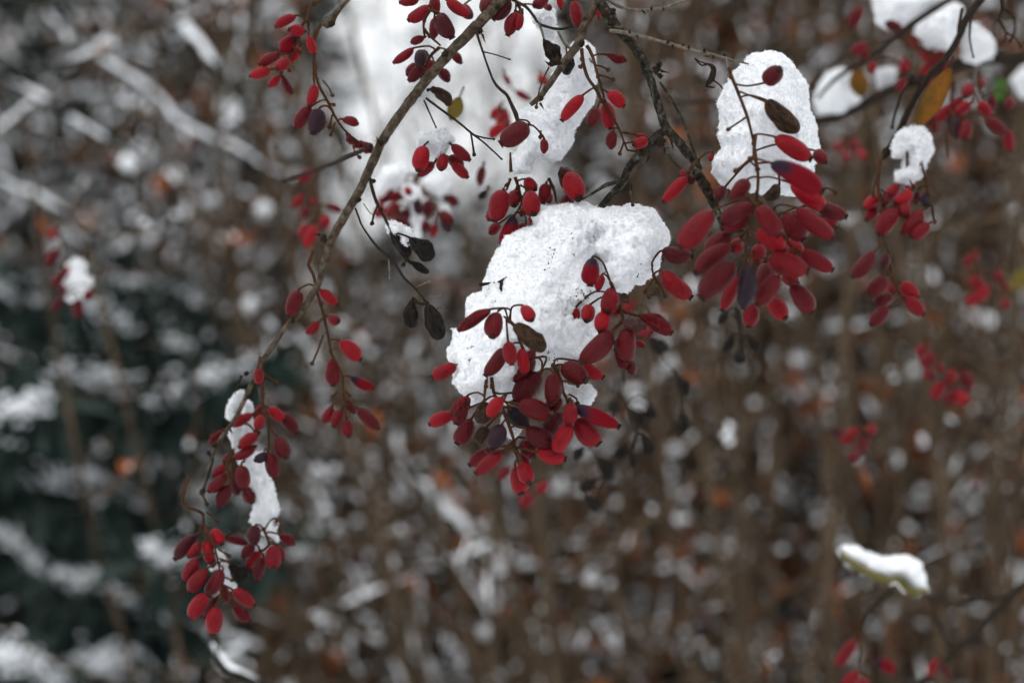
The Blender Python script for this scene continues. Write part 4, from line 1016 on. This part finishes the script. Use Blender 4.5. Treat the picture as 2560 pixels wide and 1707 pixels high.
cluster("berry_cluster", "blurred berry cluster with angular gaps beside the pale green snow-leaf at the outer edge", 'H', 1.1, 30, [[(960, 480), (980, 620), (1040, 720)], [(1090, 560), (1140, 660)]],
        [(1000, 520, 920, 590, 62), (960, 650, 1030, 720, 76), (1000, 760, 940, 810, 72), (1060, 700, 1000, 790, 66), (1095, 620, 1130, 680, 60), (1140, 690, 1160, 740, 50), (1140, 780, 1160, 830, 50)], group=FAR)
cluster("berry_cluster", "pair of blurred berries high on a far dark stem, above the star-shaped far cluster", 'H', 1.09, 14, [[(700, 980), (700, 1060), (740, 1130)]],
        [(720, 1030, 650, 1090, 66), (755, 1085, 680, 1150, 72)], group=FAR)
cluster("berry_cluster", "star-shaped blurred berry cluster low on the far dark stem", 'H', 1.09, 24, [[(760, 1130), (800, 1200), (860, 1240)]],
        [(700, 1170, 750, 1220, 70), (870, 1180, 830, 1260, 72), (800, 1240, 745, 1340, 80), (920, 1180, 950, 1290, 80, 'm'), (880, 1280, 830, 1370, 76), (880, 1300, 940, 1360, 80), (780, 1130, 790, 1190, 46)], group=FAR)
cluster("berry_cluster", "blurred slanting berry pair over brown twigs, right below the slender two-tier cluster", 'H', 1.09, 24, [[(380, 1480), (330, 1520), (300, 1560)]],
        [(420, 1480, 380, 1530, 62), (330, 1500, 230, 1580, 82), (380, 1560, 330, 1640, 74), (240, 1530, 200, 1510, 60, 'm'), (330, 1640, 280, 1680, 60)], group=FAR)
cluster("berry_cluster", "blurred striped-looking berries near the bottom edge under the snowy leaf", 'Q', 1.07, 24, [[(1230, 1220), (1220, 1350), (1200, 1480)]],
        [(1195, 1270, 1060, 1450, 92), (1215, 1490, 1100, 1590, 100), (1270, 1540, 1230, 1590, 70)], group=FAR)
cluster("berry_cluster", "blurred half-black berry lying level near the bottom edge under the snowy leaf", 'Q', 1.07, 6, [[(1290, 1380), (1330, 1420)]], [(1320, 1415, 1470, 1490, 92, 'h')], group=FAR)
cluster("berry_cluster", "blurred red berry pair beside the dark branch in the lower corner", 'Q', 1.08, 10, [[(1780, 1360), (1770, 1410)]], [(1760, 1400, 1700, 1520, 72), (1800, 1440, 1830, 1540, 56, 'm')], group=FAR)
cluster("dried_berry_cluster", "blurred dead black fruit stalk hanging behind the densest red cluster", 'G', .98, 14, [[(640, 1230), (660, 1400), (665, 1570), (660, 1640)]],
        [(600, 1440, 530, 1570, 92, 'w'), (740, 1450, 800, 1570, 86, 'w'), (560, 1240, 500, 1350, 76, 'w'), (650, 1560, 660, 1660, 80, 'w')], group=None, mat_=DARKTWIG, stalk_w=2.4, cat="dried berry cluster")
cluster("dried_berry_cluster", "wide blurred spray of dead black husks beyond the central cluster's lower edge", 'F', 1.04, 30, [[(1700, 420), (1690, 600), (1640, 740), (1600, 860)], [(1690, 620), (1780, 780), (1820, 1000), (1700, 1150)], [(1820, 990), (1760, 1150)], [(1600, 860), (1400, 1080)], [(1760, 1100), (1560, 1300), (1480, 1500)], [(2120, 400), (2200, 640), (2180, 960)]],
        [(1660, 660, 1600, 780, 110, 'w'), (1760, 740, 1880, 880, 110, 'w'), (1930, 700, 1940, 840, 100, 'w'), (2150, 460, 2240, 640, 112, 'w'), (2210, 780, 2200, 960, 120, 'w'), (1380, 1050, 1290, 1160, 92, 'w'), (1740, 1030, 1630, 1150, 100, 'w'), (1860, 980, 1960, 1130, 110, 'w'), (1790, 1130, 1790, 1250, 84, 'w'), (1500, 1150, 1600, 1340, 130, 'w'), (1480, 1340, 1340, 1420, 100, 'w'), (1390, 1470, 1510, 1600, 110, 'w'), (1930, 150, 2060, 280, 130, 'w')],
        group=None, mat_=DARKTWIG, cat="dried berry cluster")

# ---------------------------------------------------------------- leaves that still hang on
leaf("hanging_leaf", "long orange and olive leaf hanging straight from the slim dark branch", 'C', (1845, 465), (1588, 875), 165, .925, ORANGE, stalk_to=(1870, 390))
leaf("hanging_leaf", "round blurred orange leaf against the wedge of snow", 'C', (1190, 480), (1245, 670), 135, 1.07, ORANGE, tilt=.1)
leaf("hanging_leaf", "blurred green leaf at the outer edge above the spreading berry cluster", 'C', (2195, 530), (2165, 700), 105, 1.15, GREEN)
leaf("hanging_leaf", "yellow-green leaf hanging behind the arching branch in the bright gap", 'A', (2020, 890), (1925, 1110), 150, .93, YGREEN, tilt=.2)
leaf("hanging_leaf", "pale green blurred leaf cut by the outer edge, below the green leaf", 'H', (1290, 600), (1160, 720), 110, 1.25, YGREEN)
def snow_leaf():
    d = 1.04
    mb = MB()
    low = [(1076, 650), (1108, 732), (1212, 800), (1295, 848), (1412, 898), (1470, 868), (1530, 936), (1605, 980), (1690, 942)]
    up = [(1085, 630), (1150, 660), (1240, 700), (1350, 750), (1430, 780), (1500, 780), (1560, 830), (1620, 860), (1680, 890)]
    vs = []
    for k in (0, 1):
        for (a, b) in zip(low, up):
            for t in range(4):
                f = t / 3
                vs.append(zp('Q', a[0] + (b[0] - a[0]) * f, a[1] + (b[1] - a[1]) * f, d - 0.017 + 0.03 * f + k * 0.0006))
    fs = []; n = len(low)
    for i in range(n - 1):
        for t in range(3):
            q = (i * 4 + t, i * 4 + t + 1, (i + 1) * 4 + t + 1, (i + 1) * 4 + t)
            fs.append(q); fs.append(tuple(x + n * 4 for x in q[::-1]))
    for i in range(n - 1):
        for t in (0, 3):
            fs.append((i * 4 + t, (i + 1) * 4 + t, n * 4 + (i + 1) * 4 + t, n * 4 + i * 4 + t))
    mb.add(vs, fs)
    root = empty("hanging_leaf", zp('Q', 1690, 945, d), "yellow-green leaf tip showing under the smooth bar of snow in the lower corner", "leaf")
    mb.build("blade", YGREEN, root)
    sb = MB(); tube(sb, [(zp('Q', 1660, 940, d), .0008), (zp('Q', 1690, 1000, d), .0008), (zp('Q', 1705, 1060, d + .01), .0009)], 6, .004); sb.build("leaf_stalk", STALK, root)
snow_leaf()

# ---------------------------------------------------------------- shrubs beyond the branch
def leaf6(mb, p, ax, nrm, L, w, bend=0.3):
    s = ax.cross(nrm).normalized() * w / 2
    nn = s.cross(ax).normalized()
    a, m_, b = p, p + ax * L * 0.5, p + ax * L
    mb.add([a, m_ + s + nn * w * bend, b, m_ - s + nn * w * bend, m_], [(0, 4, 1), (1, 4, 2), (2, 4, 3), (3, 4, 0)])

def snow_lump(mb, p, ax, L, r, rnd):
    """snow lying along a twig: a lumpy lozenge sitting on top of it"""
    blob(mb, p + Vector((0, 0, r * 0.7)), r, rnd, (1, 1, max(1.0, L / (2 * r))), 0.7, rows=5, cols=7, axis=ax)

def shrub(label, base, n, height, lean, spread, leafmat_, leaves, snow, seed, stemm=FARSTEM, twigs=10, leafsize=(0.012, 0.028), thick=0.005, snowsize=(0.0028, 0.0065), cut=None, zmin=0.0, group="shrubs beyond the berries"):
    rnd = random.Random(seed)
    bx, by = base
    root = empty("shrub", (bx, by, 0), label, "shrub", group)
    sm, tm, lm, wm = MB(), MB(), MB(), MB()
    ok = (lambda p: True) if cut is None else cut
    for i in range(n):
        a = rnd.uniform(0, 6.283); sp = spread * math.sqrt(rnd.random())
        H = height * rnd.uniform(0.75, 1.1)
        x0, y0 = bx + 0.45 * sp * math.cos(a), by + 0.45 * sp * math.sin(a)
        x1, y1 = bx + sp * math.cos(a) + lean[0] * H, by + sp * math.sin(a) * 0.8 + lean[1] * H
        pts = []
        wob = rdir(rnd) * 0.05
        for k in range(8):
            t = k / 7
            e = t ** 1.35
            z = H * t
            p = Vector((x0 + (x1 - x0) * e + wob.x * math.sin(t * 7 + i), y0 + (y1 - y0) * e + wob.y * math.sin(t * 6 + i), z))
            if not ok(p): break
            pts.append((p, thick * rnd.uniform(0.8, 1.2) * (1 - 0.72 * t)))
        if len(pts) < 4: continue
        q = tube(sm, pts, 5, 0.06)
        for j in range(twigs):
            p, r = rnd.choice(q)
            if p.z < max(0.75, zmin) or not ok(p): continue
            d = (rdir(rnd) * 0.8 + Vector((lean[0], 0, 0.55))).normalized()
            L = rnd.uniform(0.08, 0.22)
            e = p + d * L + Vector((0, 0, -0.15 * L))
            if not ok(e): continue
            mid = (p + e) / 2 + rdir(rnd) * L * 0.08
            tube(tm, [(p, r * 0.5 + 0.0006), (mid, 0.0014), (e, 0.0008)], 4, 0.05)
            for s_ in range(int(leaves) + (1 if rnd.random() < leaves % 1 else 0)):
                t = rnd.random()
                lp = p.lerp(e, t)
                ld = (rdir(rnd) + Vector((0, 0, -0.7))).normalized()
                LL = rnd.uniform(*leafsize)
                leaf6(lm, lp, ld, rdir(rnd), LL, LL * rnd.uniform(0.4, 0.65))
            k = snow
            while rnd.random() < k:
                k -= 1
                t = rnd.random(); lp = p.lerp(e, t)
                sr = rnd.uniform(*snowsize)
                if rnd.random() < 0.55:                   # a thread of snow along the twig
                    t2 = min(1, t + rnd.uniform(.05, .16)); l2 = p.lerp(e, t2) + rdir(rnd) * sr
                    up = Vector((0, 0, sr * .8))
                    tube(wm, [(lp + up, sr * .25), ((lp + l2) / 2 + up * 1.2, sr * rnd.uniform(.35, .8)), (l2 + up, sr * .1)], 5, .006, .9, 260)
                else:                                     # a few crumbs caught together
                    for _ in range(rnd.randint(2, 6)):
                        blob(wm, lp + rdir(rnd) * sr * rnd.uniform(0, 3.2) + Vector((0, 0, sr * .5)), sr * rnd.uniform(.35, 1.0), rnd, (1, 1, rnd.uniform(.6, 1.6)), .6, rows=3, cols=5, axis=d)
    sm.build("stems", stemm, root)
    if tm.v: tag(tm.build("twigs", stemm, root), kind='stuff')
    if lm.v: tag(lm.build("dead_leaves", leafmat_, root, smooth=False), kind='stuff')
    if wm.v:
        o = wm.build("snow_on_twigs", SNOWFAR, origin=(bx, by, 1.2))
        tag(o, "loose snow caught all over the " + label, "snow", "loose snow on the shrubs", 'stuff')
    return root

# window in the bushes through which the pale sky shows
GAPR = random.Random(99)
def gap(p):
    u = p.x / (KW * p.y) + 0.5; v = 0.5 - (p.z - EYE.z) / (KW * p.y) * 1.5
    e = min(u - 0.285, 0.585 - u, ((0.40 if u < .45 else 0.34) - v) * 0.8) + 0.05 * mnoise.noise(p * 5.0) + 0.03 * mnoise.noise(p * 13.0)
    return GAPR.random() > e / 0.035

def bgx(u, y): return (u - 0.5) * KW * y

# rust-leaved thicket on one side of the gap
for i, (u, y, lab) in enumerate([(0.70, 2.0, "brown shrub with rust leaves straight behind the densest berry cluster"), (0.86, 2.1, "brown shrub with rust leaves behind the slender two-tier berry cluster"), (1.05, 2.2, "brown shrub with rust leaves at the outer edge behind the snowy leaf"),
                                 (0.63, 2.7, "brown shrub with rust leaves behind the lichened branch"), (0.78, 2.8, "farther brown shrub with rust leaves between two nearer ones"), (0.95, 2.9, "farther brown shrub with rust leaves behind the thick level branch"),
                                 (0.58, 2.2, "brown shrub with rust leaves low under the central cluster"), (1.18, 2.6, "brown shrub with rust leaves just past the outer edge")]):
    shrub(lab, (bgx(u, y), y), 36, 2.15, (-0.03, 0.0), 0.36, LRUST, 4.2, 3.3, 100 + i, twigs=30, snowsize=(0.0014, 0.0040), thick=.0042, cut=gap)
# bare leaning stems at the bottom middle
for i, (u, y, lab) in enumerate([(0.66, 1.75, "bare shrub of long leaning stems under the central berry cluster"), (0.59, 2.0, "bare shrub of leaning snowy stems beside the drooping cluster"), (0.76, 2.2, "bare shrub of slanting brown stems low behind the central cluster")]):
    shrub(lab, (bgx(u, y), y), 20, 1.75, (-0.15, 0.0), 0.17, LRUST, 1.2, 4.2, 130 + i, twigs=26, thick=0.0052, cut=gap, snowsize=(0.0012, 0.0036))
for i, (u, y, lab) in enumerate([(0.72, 1.55, "slim upright bare stems behind the blurred dead black fruit stalk"), (0.84, 1.6, "slim upright bare stems behind the slender two-tier berry cluster"), (0.95, 1.55, "slim upright bare stems rising behind the snowy leaf"), (1.07, 1.65, "slim upright bare stems at the outer edge")]):
    shrub(lab, (bgx(u, y), y), 10, 1.95, (-0.03, 0.0), 0.17, LRUST, 0.8, 0.9, 140 + i, twigs=9, thick=0.0034, cut=gap, snowsize=(0.0008, 0.0022))
for i, (u, lab) in enumerate([(0.60, "fan of long leaning stems spreading up from the bottom middle"), (0.72, "second fan of leaning stems, rising between the capped stems and the snowy leaf")]):
    shrub(lab, (bgx(u, 1.62), 1.62), 6, 1.7, (-0.17, 0.0), 0.15, LRUST, 0.6, 1.5, 146 + i, twigs=8, thick=0.0052, cut=gap, snowsize=(0.0008, 0.0022))
# grey twiggy shrubs on the other side
for i, (u, y, lab) in enumerate([(0.05, 2.2, "grey twiggy shrub with a few orange leaves behind the long snowy bough"), (0.20, 2.4, "grey twiggy shrub behind the outermost berry cluster"), (-0.10, 2.3, "grey twiggy shrub past the outer snowy boughs"), (0.30, 2.7, "grey twiggy shrub reaching up to the bright gap"),
                                 (0.12, 3.0, "farther grey twiggy shrub between two nearer grey ones"), (0.40, 2.6, "grey twiggy shrub behind the loose long berry cluster"), (-0.02, 3.1, "farther grey twiggy shrub at the outer edge")]):
    shrub(lab, (bgx(u, y), y), 20, 2.15, (0.04, 0.0), 0.36, LGREY, 3.0, 3.3, 150 + i, stemm=FARDARK, twigs=36, thick=0.0024, snowsize=(0.0014, 0.0044), zmin=1.42, cut=gap)
# thin frosty twigs inside the gap
for i, (u, y, lab) in enumerate([(.44, 4.4, "thin frosted shrub whose fine twigs veil the bright gap"), (.33, 3.4, "frosted shrub leaning into the bright gap behind the crooked outer cluster"), (.53, 3.2, "wispy frosted shrub behind the tall hanging snow clump")]):
    shrub(lab, (bgx(u, y), y), 24 if i == 0 else 12, 2.35, (0, 0), 0.5 if i == 0 else 0.25, LGREY, 0.4, 1.9, 170 + i, stemm=FARDARK, twigs=26, thick=0.0018, snowsize=(0.004, 0.011))

# sparse brown twigs standing against the gap
for i, (u, y, lab) in enumerate([(.40, 2.4, "sparse brown-twigged shrub standing against the bright gap"), (.52, 2.6, "sparse brown-twigged shrub between the bright gap and the tall hanging snow clump"), (.31, 2.2, "sparse brown-twigged shrub at the bright gap's edge behind the crooked slender twig")]):
    shrub(lab, (bgx(u, y), y), 5, 2.3, (0.02, 0), .22, LGREY, 0.5, 1.2, 180 + i, stemm=FARSTEM, twigs=20, thick=.0022, snowsize=(.0016, .005), zmin=1.35)

# evergreen hedge closing the view
def evergreen(label, x, y, w, h, n, seed, cut=None, m=LGREEN, size=(0.05, 0.10)):
    rnd = random.Random(seed)
    root = empty("evergreen_bush", (x, y, 0), label, "bush", "evergreen bushes closing the view")
    mb = MB(); tb = MB(); wm = MB()
    tube(tb, [(Vector((x, y, 0)), .05), (Vector((x, y, h * .5)), .035), (Vector((x, y, h * .92)), .012)], 8, .2)
    for i in range(n):
        a = rnd.uniform(0, 6.283); t = rnd.random(); rr = w * (0.55 + 0.45 * rnd.random()) * (1 - 0.45 * t ** 2)
        p = Vector((x + rr * math.cos(a), y + rr * math.sin(a) * .6, h * t))
        p += rdir(rnd) * .08
        if cut is not None and not cut(p): continue
        out = Vector((math.cos(a), math.sin(a), rnd.uniform(-.6, .5)))
        L = rnd.uniform(*size)
        leaf6(mb, p, (out + rdir(rnd) * .6).normalized(), rdir(rnd), L, L * rnd.uniform(.35, .6))
        if rnd.random() < .05 and p.y < y + .1: snow_lump(wm, p, (out + rdir(rnd) * .6).normalized(), rnd.uniform(.01, .03), rnd.uniform(.002, .0055), rnd)
    for i in range(26):
        z = h * (0.08 + 0.85 * i / 26); a = i * 2.4; rr = w * .8 * (1 - .45 * (z / h) ** 2)
        tube(tb, [(Vector((x, y, z)), .012), (Vector((x + rr * math.cos(a), y + rr * .6 * math.sin(a), z - .04)), .004)], 5, .2)
    tb.build("trunk", FARDARK, root)
    tag(mb.build("foliage", m, root, smooth=False), kind='stuff')
    if wm.v: tag(wm.build("snow_on_twigs", SNOWFAR, origin=(x, y, 1)), "loose snow caught on the " + label, "snow", "loose snow on the shrubs", 'stuff')
HEDGE = [(-0.16, 3.6, 2.6), (0.02, 3.8, 2.6), (0.18, 3.6, 2.5), (0.34, 4.2, 1.68), (0.50, 4.2, 1.72), (0.64, 3.9, 2.4), (0.80, 3.7, 2.6), (0.97, 3.8, 2.6), (1.14, 3.6, 2.6)]
HL = ["outermost dark evergreen bush beyond the snowy boughs", "dark evergreen bush behind the long snowy bough", "dark evergreen bush behind the outermost berry cluster", "lower evergreen bush below the bright gap's near edge", "lower evergreen bush below the middle of the bright gap",
      "brown hedge bush behind the lichened branch", "brown hedge bush behind the densest berry cluster", "brown hedge bush behind the thick level branch", "brown hedge bush past the outer edge"]
for i, (u, y, h) in enumerate(HEDGE):
    evergreen(HL[i], bgx(u, y), y, .36, h, 5200, 200 + i, cut=gap, m=LGREEN if i < 5 else LBROWN)

for i, (u, y, h, lab) in enumerate([(-0.08, 2.45, 1.52, "near evergreen bush at the outer edge under the lone berry cluster"), (0.07, 2.35, 1.46, "near evergreen bush below the lone berry cluster"), (0.22, 2.5, 1.40, "near evergreen bush behind the drooping branch and lowest cluster")]):
    evergreen(lab, bgx(u, y), y, .25, h, 6500, 230 + i, m=LGREEN, size=(.02, .05))

# snow-laden boughs, one thing each, with the snow lying on each as its own thing
def bough(label, pts, seed, needles=0, snowk=1.0, wood=FARDARK, snowlab=None, even=False):
    """pts in whole-photo view pixels: (x, y, snow width px, depth)"""
    rnd = random.Random(seed)
    v = [(P(x / .91875, y / .91875, d), w / .91875 / 2560 * KW * d / 2) for x, y, w, d in pts]
    root = empty("snowy_bough", v[0][0], label, "bough", "snow-laden boughs")
    mb = MB()
    q = tube(mb, [(p, max(.0025, r * .45)) for p, r in v], 7, .01, .2, 60)
    mb.build("wood", wood, root)
    if needles:
        nb = MB()
        for _ in range(needles // 2):
            p, r = rnd.choice(q)
            d = (rdir(rnd) + Vector((0, 0, -.5))).normalized()
            L = rnd.uniform(.02, .05)
            leaf6(nb, p + d * r * .5, d, rdir(rnd), L, L * .25)
        tag(nb.build("needles", LGREEN, root, smooth=False), kind='stuff')
    sb = MB()
    sp = []
    for i, (p, r) in enumerate(v):
        sp.append((p + Vector((0, -r * .1, r * .4)), r * snowk * .62))
    if needles:                                   # lies in tufts between the needles
        for p, r in catmull(sp, .0022):
            r /= .62
            if mnoise.noise(p * 30 + Vector((0, seed, 0))) < -.38: continue
            for _ in range(9):
                q_ = p + Vector((rnd.gauss(0, .45) * r, rnd.gauss(-.5, .5) * r, rnd.gauss(.1, .62) * r))
                blob(sb, q_, r * rnd.uniform(.12, .32), rnd, (1, 1, .7), .5, rows=4, cols=6)
    else:
        run = []
        for p, r in catmull(sp, .004) + [(None, 0)]:
            k = 0 if p is None else mnoise.noise(p * 22 + Vector((seed, 0, 0)))
            if p is not None: run.append((p, max(.001, r * (1.0 + .35 * k if even else min(1.1, max(.42, .72 + .8 * k))))))
            else:
                m_ = len(run)
                run = [(p_ + Vector((mnoise.noise(p_ * 18), 0, mnoise.noise(p_ * 18 + Vector((9, 0, 0))))) * .006, r_ * min(1, .12 + 5 * n_ / m_, .12 + 3.2 * (m_ - 1 - n_) / m_)) for n_, (p_, r_) in enumerate(run)]
                if len(run) > 2: tube(sb, run[::2] + run[-1:], 8, .004, .7, 90)
                run = []
            if p is not None and rnd.random() < .5:
                blob(sb, p + rdir(rnd) * r * .9, r * rnd.uniform(.25, .6), rnd, lump=.5, rows=4, cols=6)
    o = sb.build("snow_strip", SNOWFAR)
    tag(o, snowlab or ("snow along the " + label), "snow", "snow strips on the boughs")

bough("long bough running diagonally down from the top corner to the arching branch", [(60, -20, 23, 1.72), (150, 80, 23, 1.72), (250, 150, 23, 1.72), (330, 205, 23, 1.72), (420, 270, 23, 1.72), (510, 320, 23, 1.72), (600, 385, 23, 1.72), (680, 420, 23, 1.74)], 1, even=True)
bough("faint bough slanting below the long diagonal one at the outer edge", [(-40, 160, 22, 1.65), (60, 210, 22, 1.65), (140, 250, 22, 1.65), (230, 300, 22, 1.65), (330, 370, 22, 1.65)], 2, even=True)
bough("short thick bough at the outer edge above the lone berry cluster", [(-20, 390, 24, 1.77), (50, 430, 24, 1.77), (120, 475, 24, 1.77), (175, 510, 24, 1.77)], 3, even=True)
bough("steep short bough near the top edge, between grey twigs", [(370, -20, 24, 1.6), (420, 50, 24, 1.6), (470, 120, 24, 1.6), (520, 190, 24, 1.6), (580, 250, 24, 1.6)], 4, even=True)
bough("evergreen bough sagging in a shallow dip", [(130, 860, 46, 1.68), (220, 880, 55, 1.68), (300, 920, 52, 1.68), (390, 975, 41, 1.68)], 5, 260)
bough("evergreen bough rising toward the drooping branch", [(350, 940, 46, 1.63), (430, 915, 57, 1.63), (510, 880, 55, 1.63), (590, 830, 39, 1.63)], 6, 260)
bough("evergreen bough slanting from the lone berry cluster", [(200, 700, 34, 1.68), (280, 745, 46, 1.68), (370, 785, 39, 1.68), (440, 800, 23, 1.68)], 7, 180)
bough("clotted evergreen bough end at the outer edge, below the shallow dip", [(-30, 1000, 69, 1.58), (40, 985, 80, 1.58), (90, 945, 69, 1.58), (110, 910, 39, 1.58)], 8, 200)
bough("long evergreen bough low at the outer edge", [(-30, 1070, 57, 1.63), (60, 1090, 59, 1.63), (150, 1125, 55, 1.63), (230, 1170, 39, 1.63)], 9, 260)
bough("evergreen bough beneath the long low one, in the corner", [(-30, 1210, 57, 1.78), (50, 1260, 50, 1.78), (130, 1330, 46, 1.78), (250, 1400, 50, 1.78), (330, 1430, 39, 1.78)], 10, 260, .85)
bough("bottom corner evergreen bough", [(-30, 1500, 64, 1.58), (60, 1530, 64, 1.58), (150, 1570, 57, 1.58)], 11, 160)
bough("evergreen bough cut by the bottom edge", [(150, 1570, 69, 1.68), (230, 1540, 80, 1.68), (310, 1555, 75, 1.68), (380, 1590, 57, 1.68)], 12, 180)
bough("evergreen bough crossing behind the lowest berry cluster", [(330, 1270, 34, 1.53), (400, 1285, 52, 1.53), (480, 1290, 52, 1.53), (560, 1270, 41, 1.53), (620, 1260, 23, 1.53)], 13, 200)
bough("bent near twig sweeping away under the lowest berry cluster", [(500, 1370, 22, 1.12), (492, 1450, 32, 1.12), (505, 1510, 34, 1.12), (550, 1550, 34, 1.12), (640, 1590, 29, 1.12)], 14, snowk=.95, even=True)
bough("upper evergreen bough at the outer edge beside the lone berry cluster", [(-30, 660, 41, 1.78), (40, 690, 46, 1.78), (100, 700, 34, 1.78)], 15, 160, .8)
bough("pale evergreen bough tilting under the clotted bough end", [(90, 1110, 34, 1.73), (170, 1095, 50, 1.73), (260, 1130, 50, 1.73), (350, 1180, 34, 1.73)], 24, 200, .8)
bough("pale evergreen bough between the corner boughs and the lowest cluster", [(140, 1330, 39, 1.68), (230, 1350, 57, 1.68), (320, 1395, 57, 1.68), (400, 1450, 34, 1.68)], 25, 220, .9)
bough("faint evergreen bough above the shallow dip", [(100, 790, 34, 1.83), (190, 800, 46, 1.83), (280, 840, 41, 1.83)], 26, 160, .8)
bough("faint evergreen bough right of the lone berry cluster", [(260, 640, 29, 1.83), (350, 660, 41, 1.83), (450, 700, 41, 1.83), (540, 720, 27, 1.83)], 27, 160, .7)
bough("faint evergreen bough deep behind the low drooping branch", [(380, 1110, 34, 1.88), (480, 1150, 50, 1.88), (600, 1160, 50, 1.88), (680, 1130, 29, 1.88)], 28, 180, .8)
bough("slanting bough with a broad snow fork low in the middle", [(930, 1060, 26, 1.7), (1000, 1130, 52, 1.7), (1045, 1200, 60, 1.7), (1100, 1290, 34, 1.7)], 16)
bough("steep stem capped with a bright snow bar in the bottom middle", [(1105, 1290, 20, 1.57), (1112, 1340, 27, 1.57), (1130, 1390, 27, 1.57), (1160, 1450, 14, 1.57)], 17, wood=FARSTEM)
bough("steep stem with a round-headed snow bar near the bottom edge", [(1240, 1400, 27, 1.57), (1238, 1440, 27, 1.57), (1250, 1510, 23, 1.57), (1270, 1590, 20, 1.57)], 18, wood=FARSTEM)
bough("slanting stem with a long snow bar right of the round-headed one", [(1400, 1350, 27, 1.57), (1430, 1400, 27, 1.57), (1470, 1470, 23, 1.57), (1510, 1530, 14, 1.57)], 19, wood=FARSTEM)
bough("short stem with a snow bar next to the long snow bar", [(1480, 1410, 20, 1.62), (1495, 1450, 22, 1.62), (1510, 1500, 16, 1.62)], 20, wood=FARSTEM)
bough("slanting pale stem under the drooping middle cluster", [(890, 1010, 18, 1.7), (960, 1140, 20, 1.7), (1040, 1290, 24, 1.7), (1110, 1400, 26, 1.7), (1210, 1540, 34, 1.7), (1250, 1600, 24, 1.7)], 21, wood=FARSTEM, snowk=.75)
bough("upright stem with a ragged snow block behind the far dark stem's berries", [(1770, 1010, 23, 1.72), (1765, 1060, 28, 1.72), (1760, 1110, 20, 1.72)], 22, wood=FARSTEM)
bough("upright stem with a snow crown above the snowy leaf", [(2040, 1230, 23, 1.82), (2075, 1215, 34, 1.82), (2120, 1230, 27, 1.82)], 23, wood=FARSTEM)

def round_lump(label, x, y, w, h_, d, seed):
    rnd = random.Random(seed)
    mb = MB()
    r = w / .91875 / 2560 * KW * d / 2
    blob(mb, P(x / .91875, y / .91875, d), r, rnd, (1, 1, h_ / w), .3, rows=8, cols=12)
    o = mb.build("snow_lump", SNOWFAR)
    tag(o, label, "snow lump", "round snow lumps on far twigs")
for i, (x, y, w, h_, lab) in enumerate([(298, 372, 42, 40, "bright round snow lump under the long diagonal bough"), (410, 402, 30, 34, "smaller snow lump close to the bright round one"), (608, 478, 34, 30, "snow lump between the grey twigs and the slim-fruited far cluster"),
                                        (575, 698, 40, 34, "snow lump left of the arching branch's lower elbow"), (872, 1455, 54, 34, "bright wide snow lump at the bottom, right of the lowest cluster"), (1115, 1450, 30, 30, "round snow lump left of the round-headed snow bar"),
                                        (2130, 635, 44, 32, "bright snow lump beyond the slender two-tier cluster"), (2120, 1010, 34, 24, "snow lump under the star-shaped far cluster"), (1050, 985, 20, 30, "upright snow lump in the brown twigs by the central cluster"),
                                        (905, 1020, 30, 44, "slanting snow lump just right of the loose long cluster"), (2330, 1320, 30, 60, "tall snow lump at the lower outer edge"), (2265, 735, 36, 30, "snow lump at the outer edge under the far angular cluster"), (1590, 660, 30, 40, "snow lump showing between central and densest clusters")]):
    round_lump(lab, x, y, w, h_, 1.75, 300 + i)
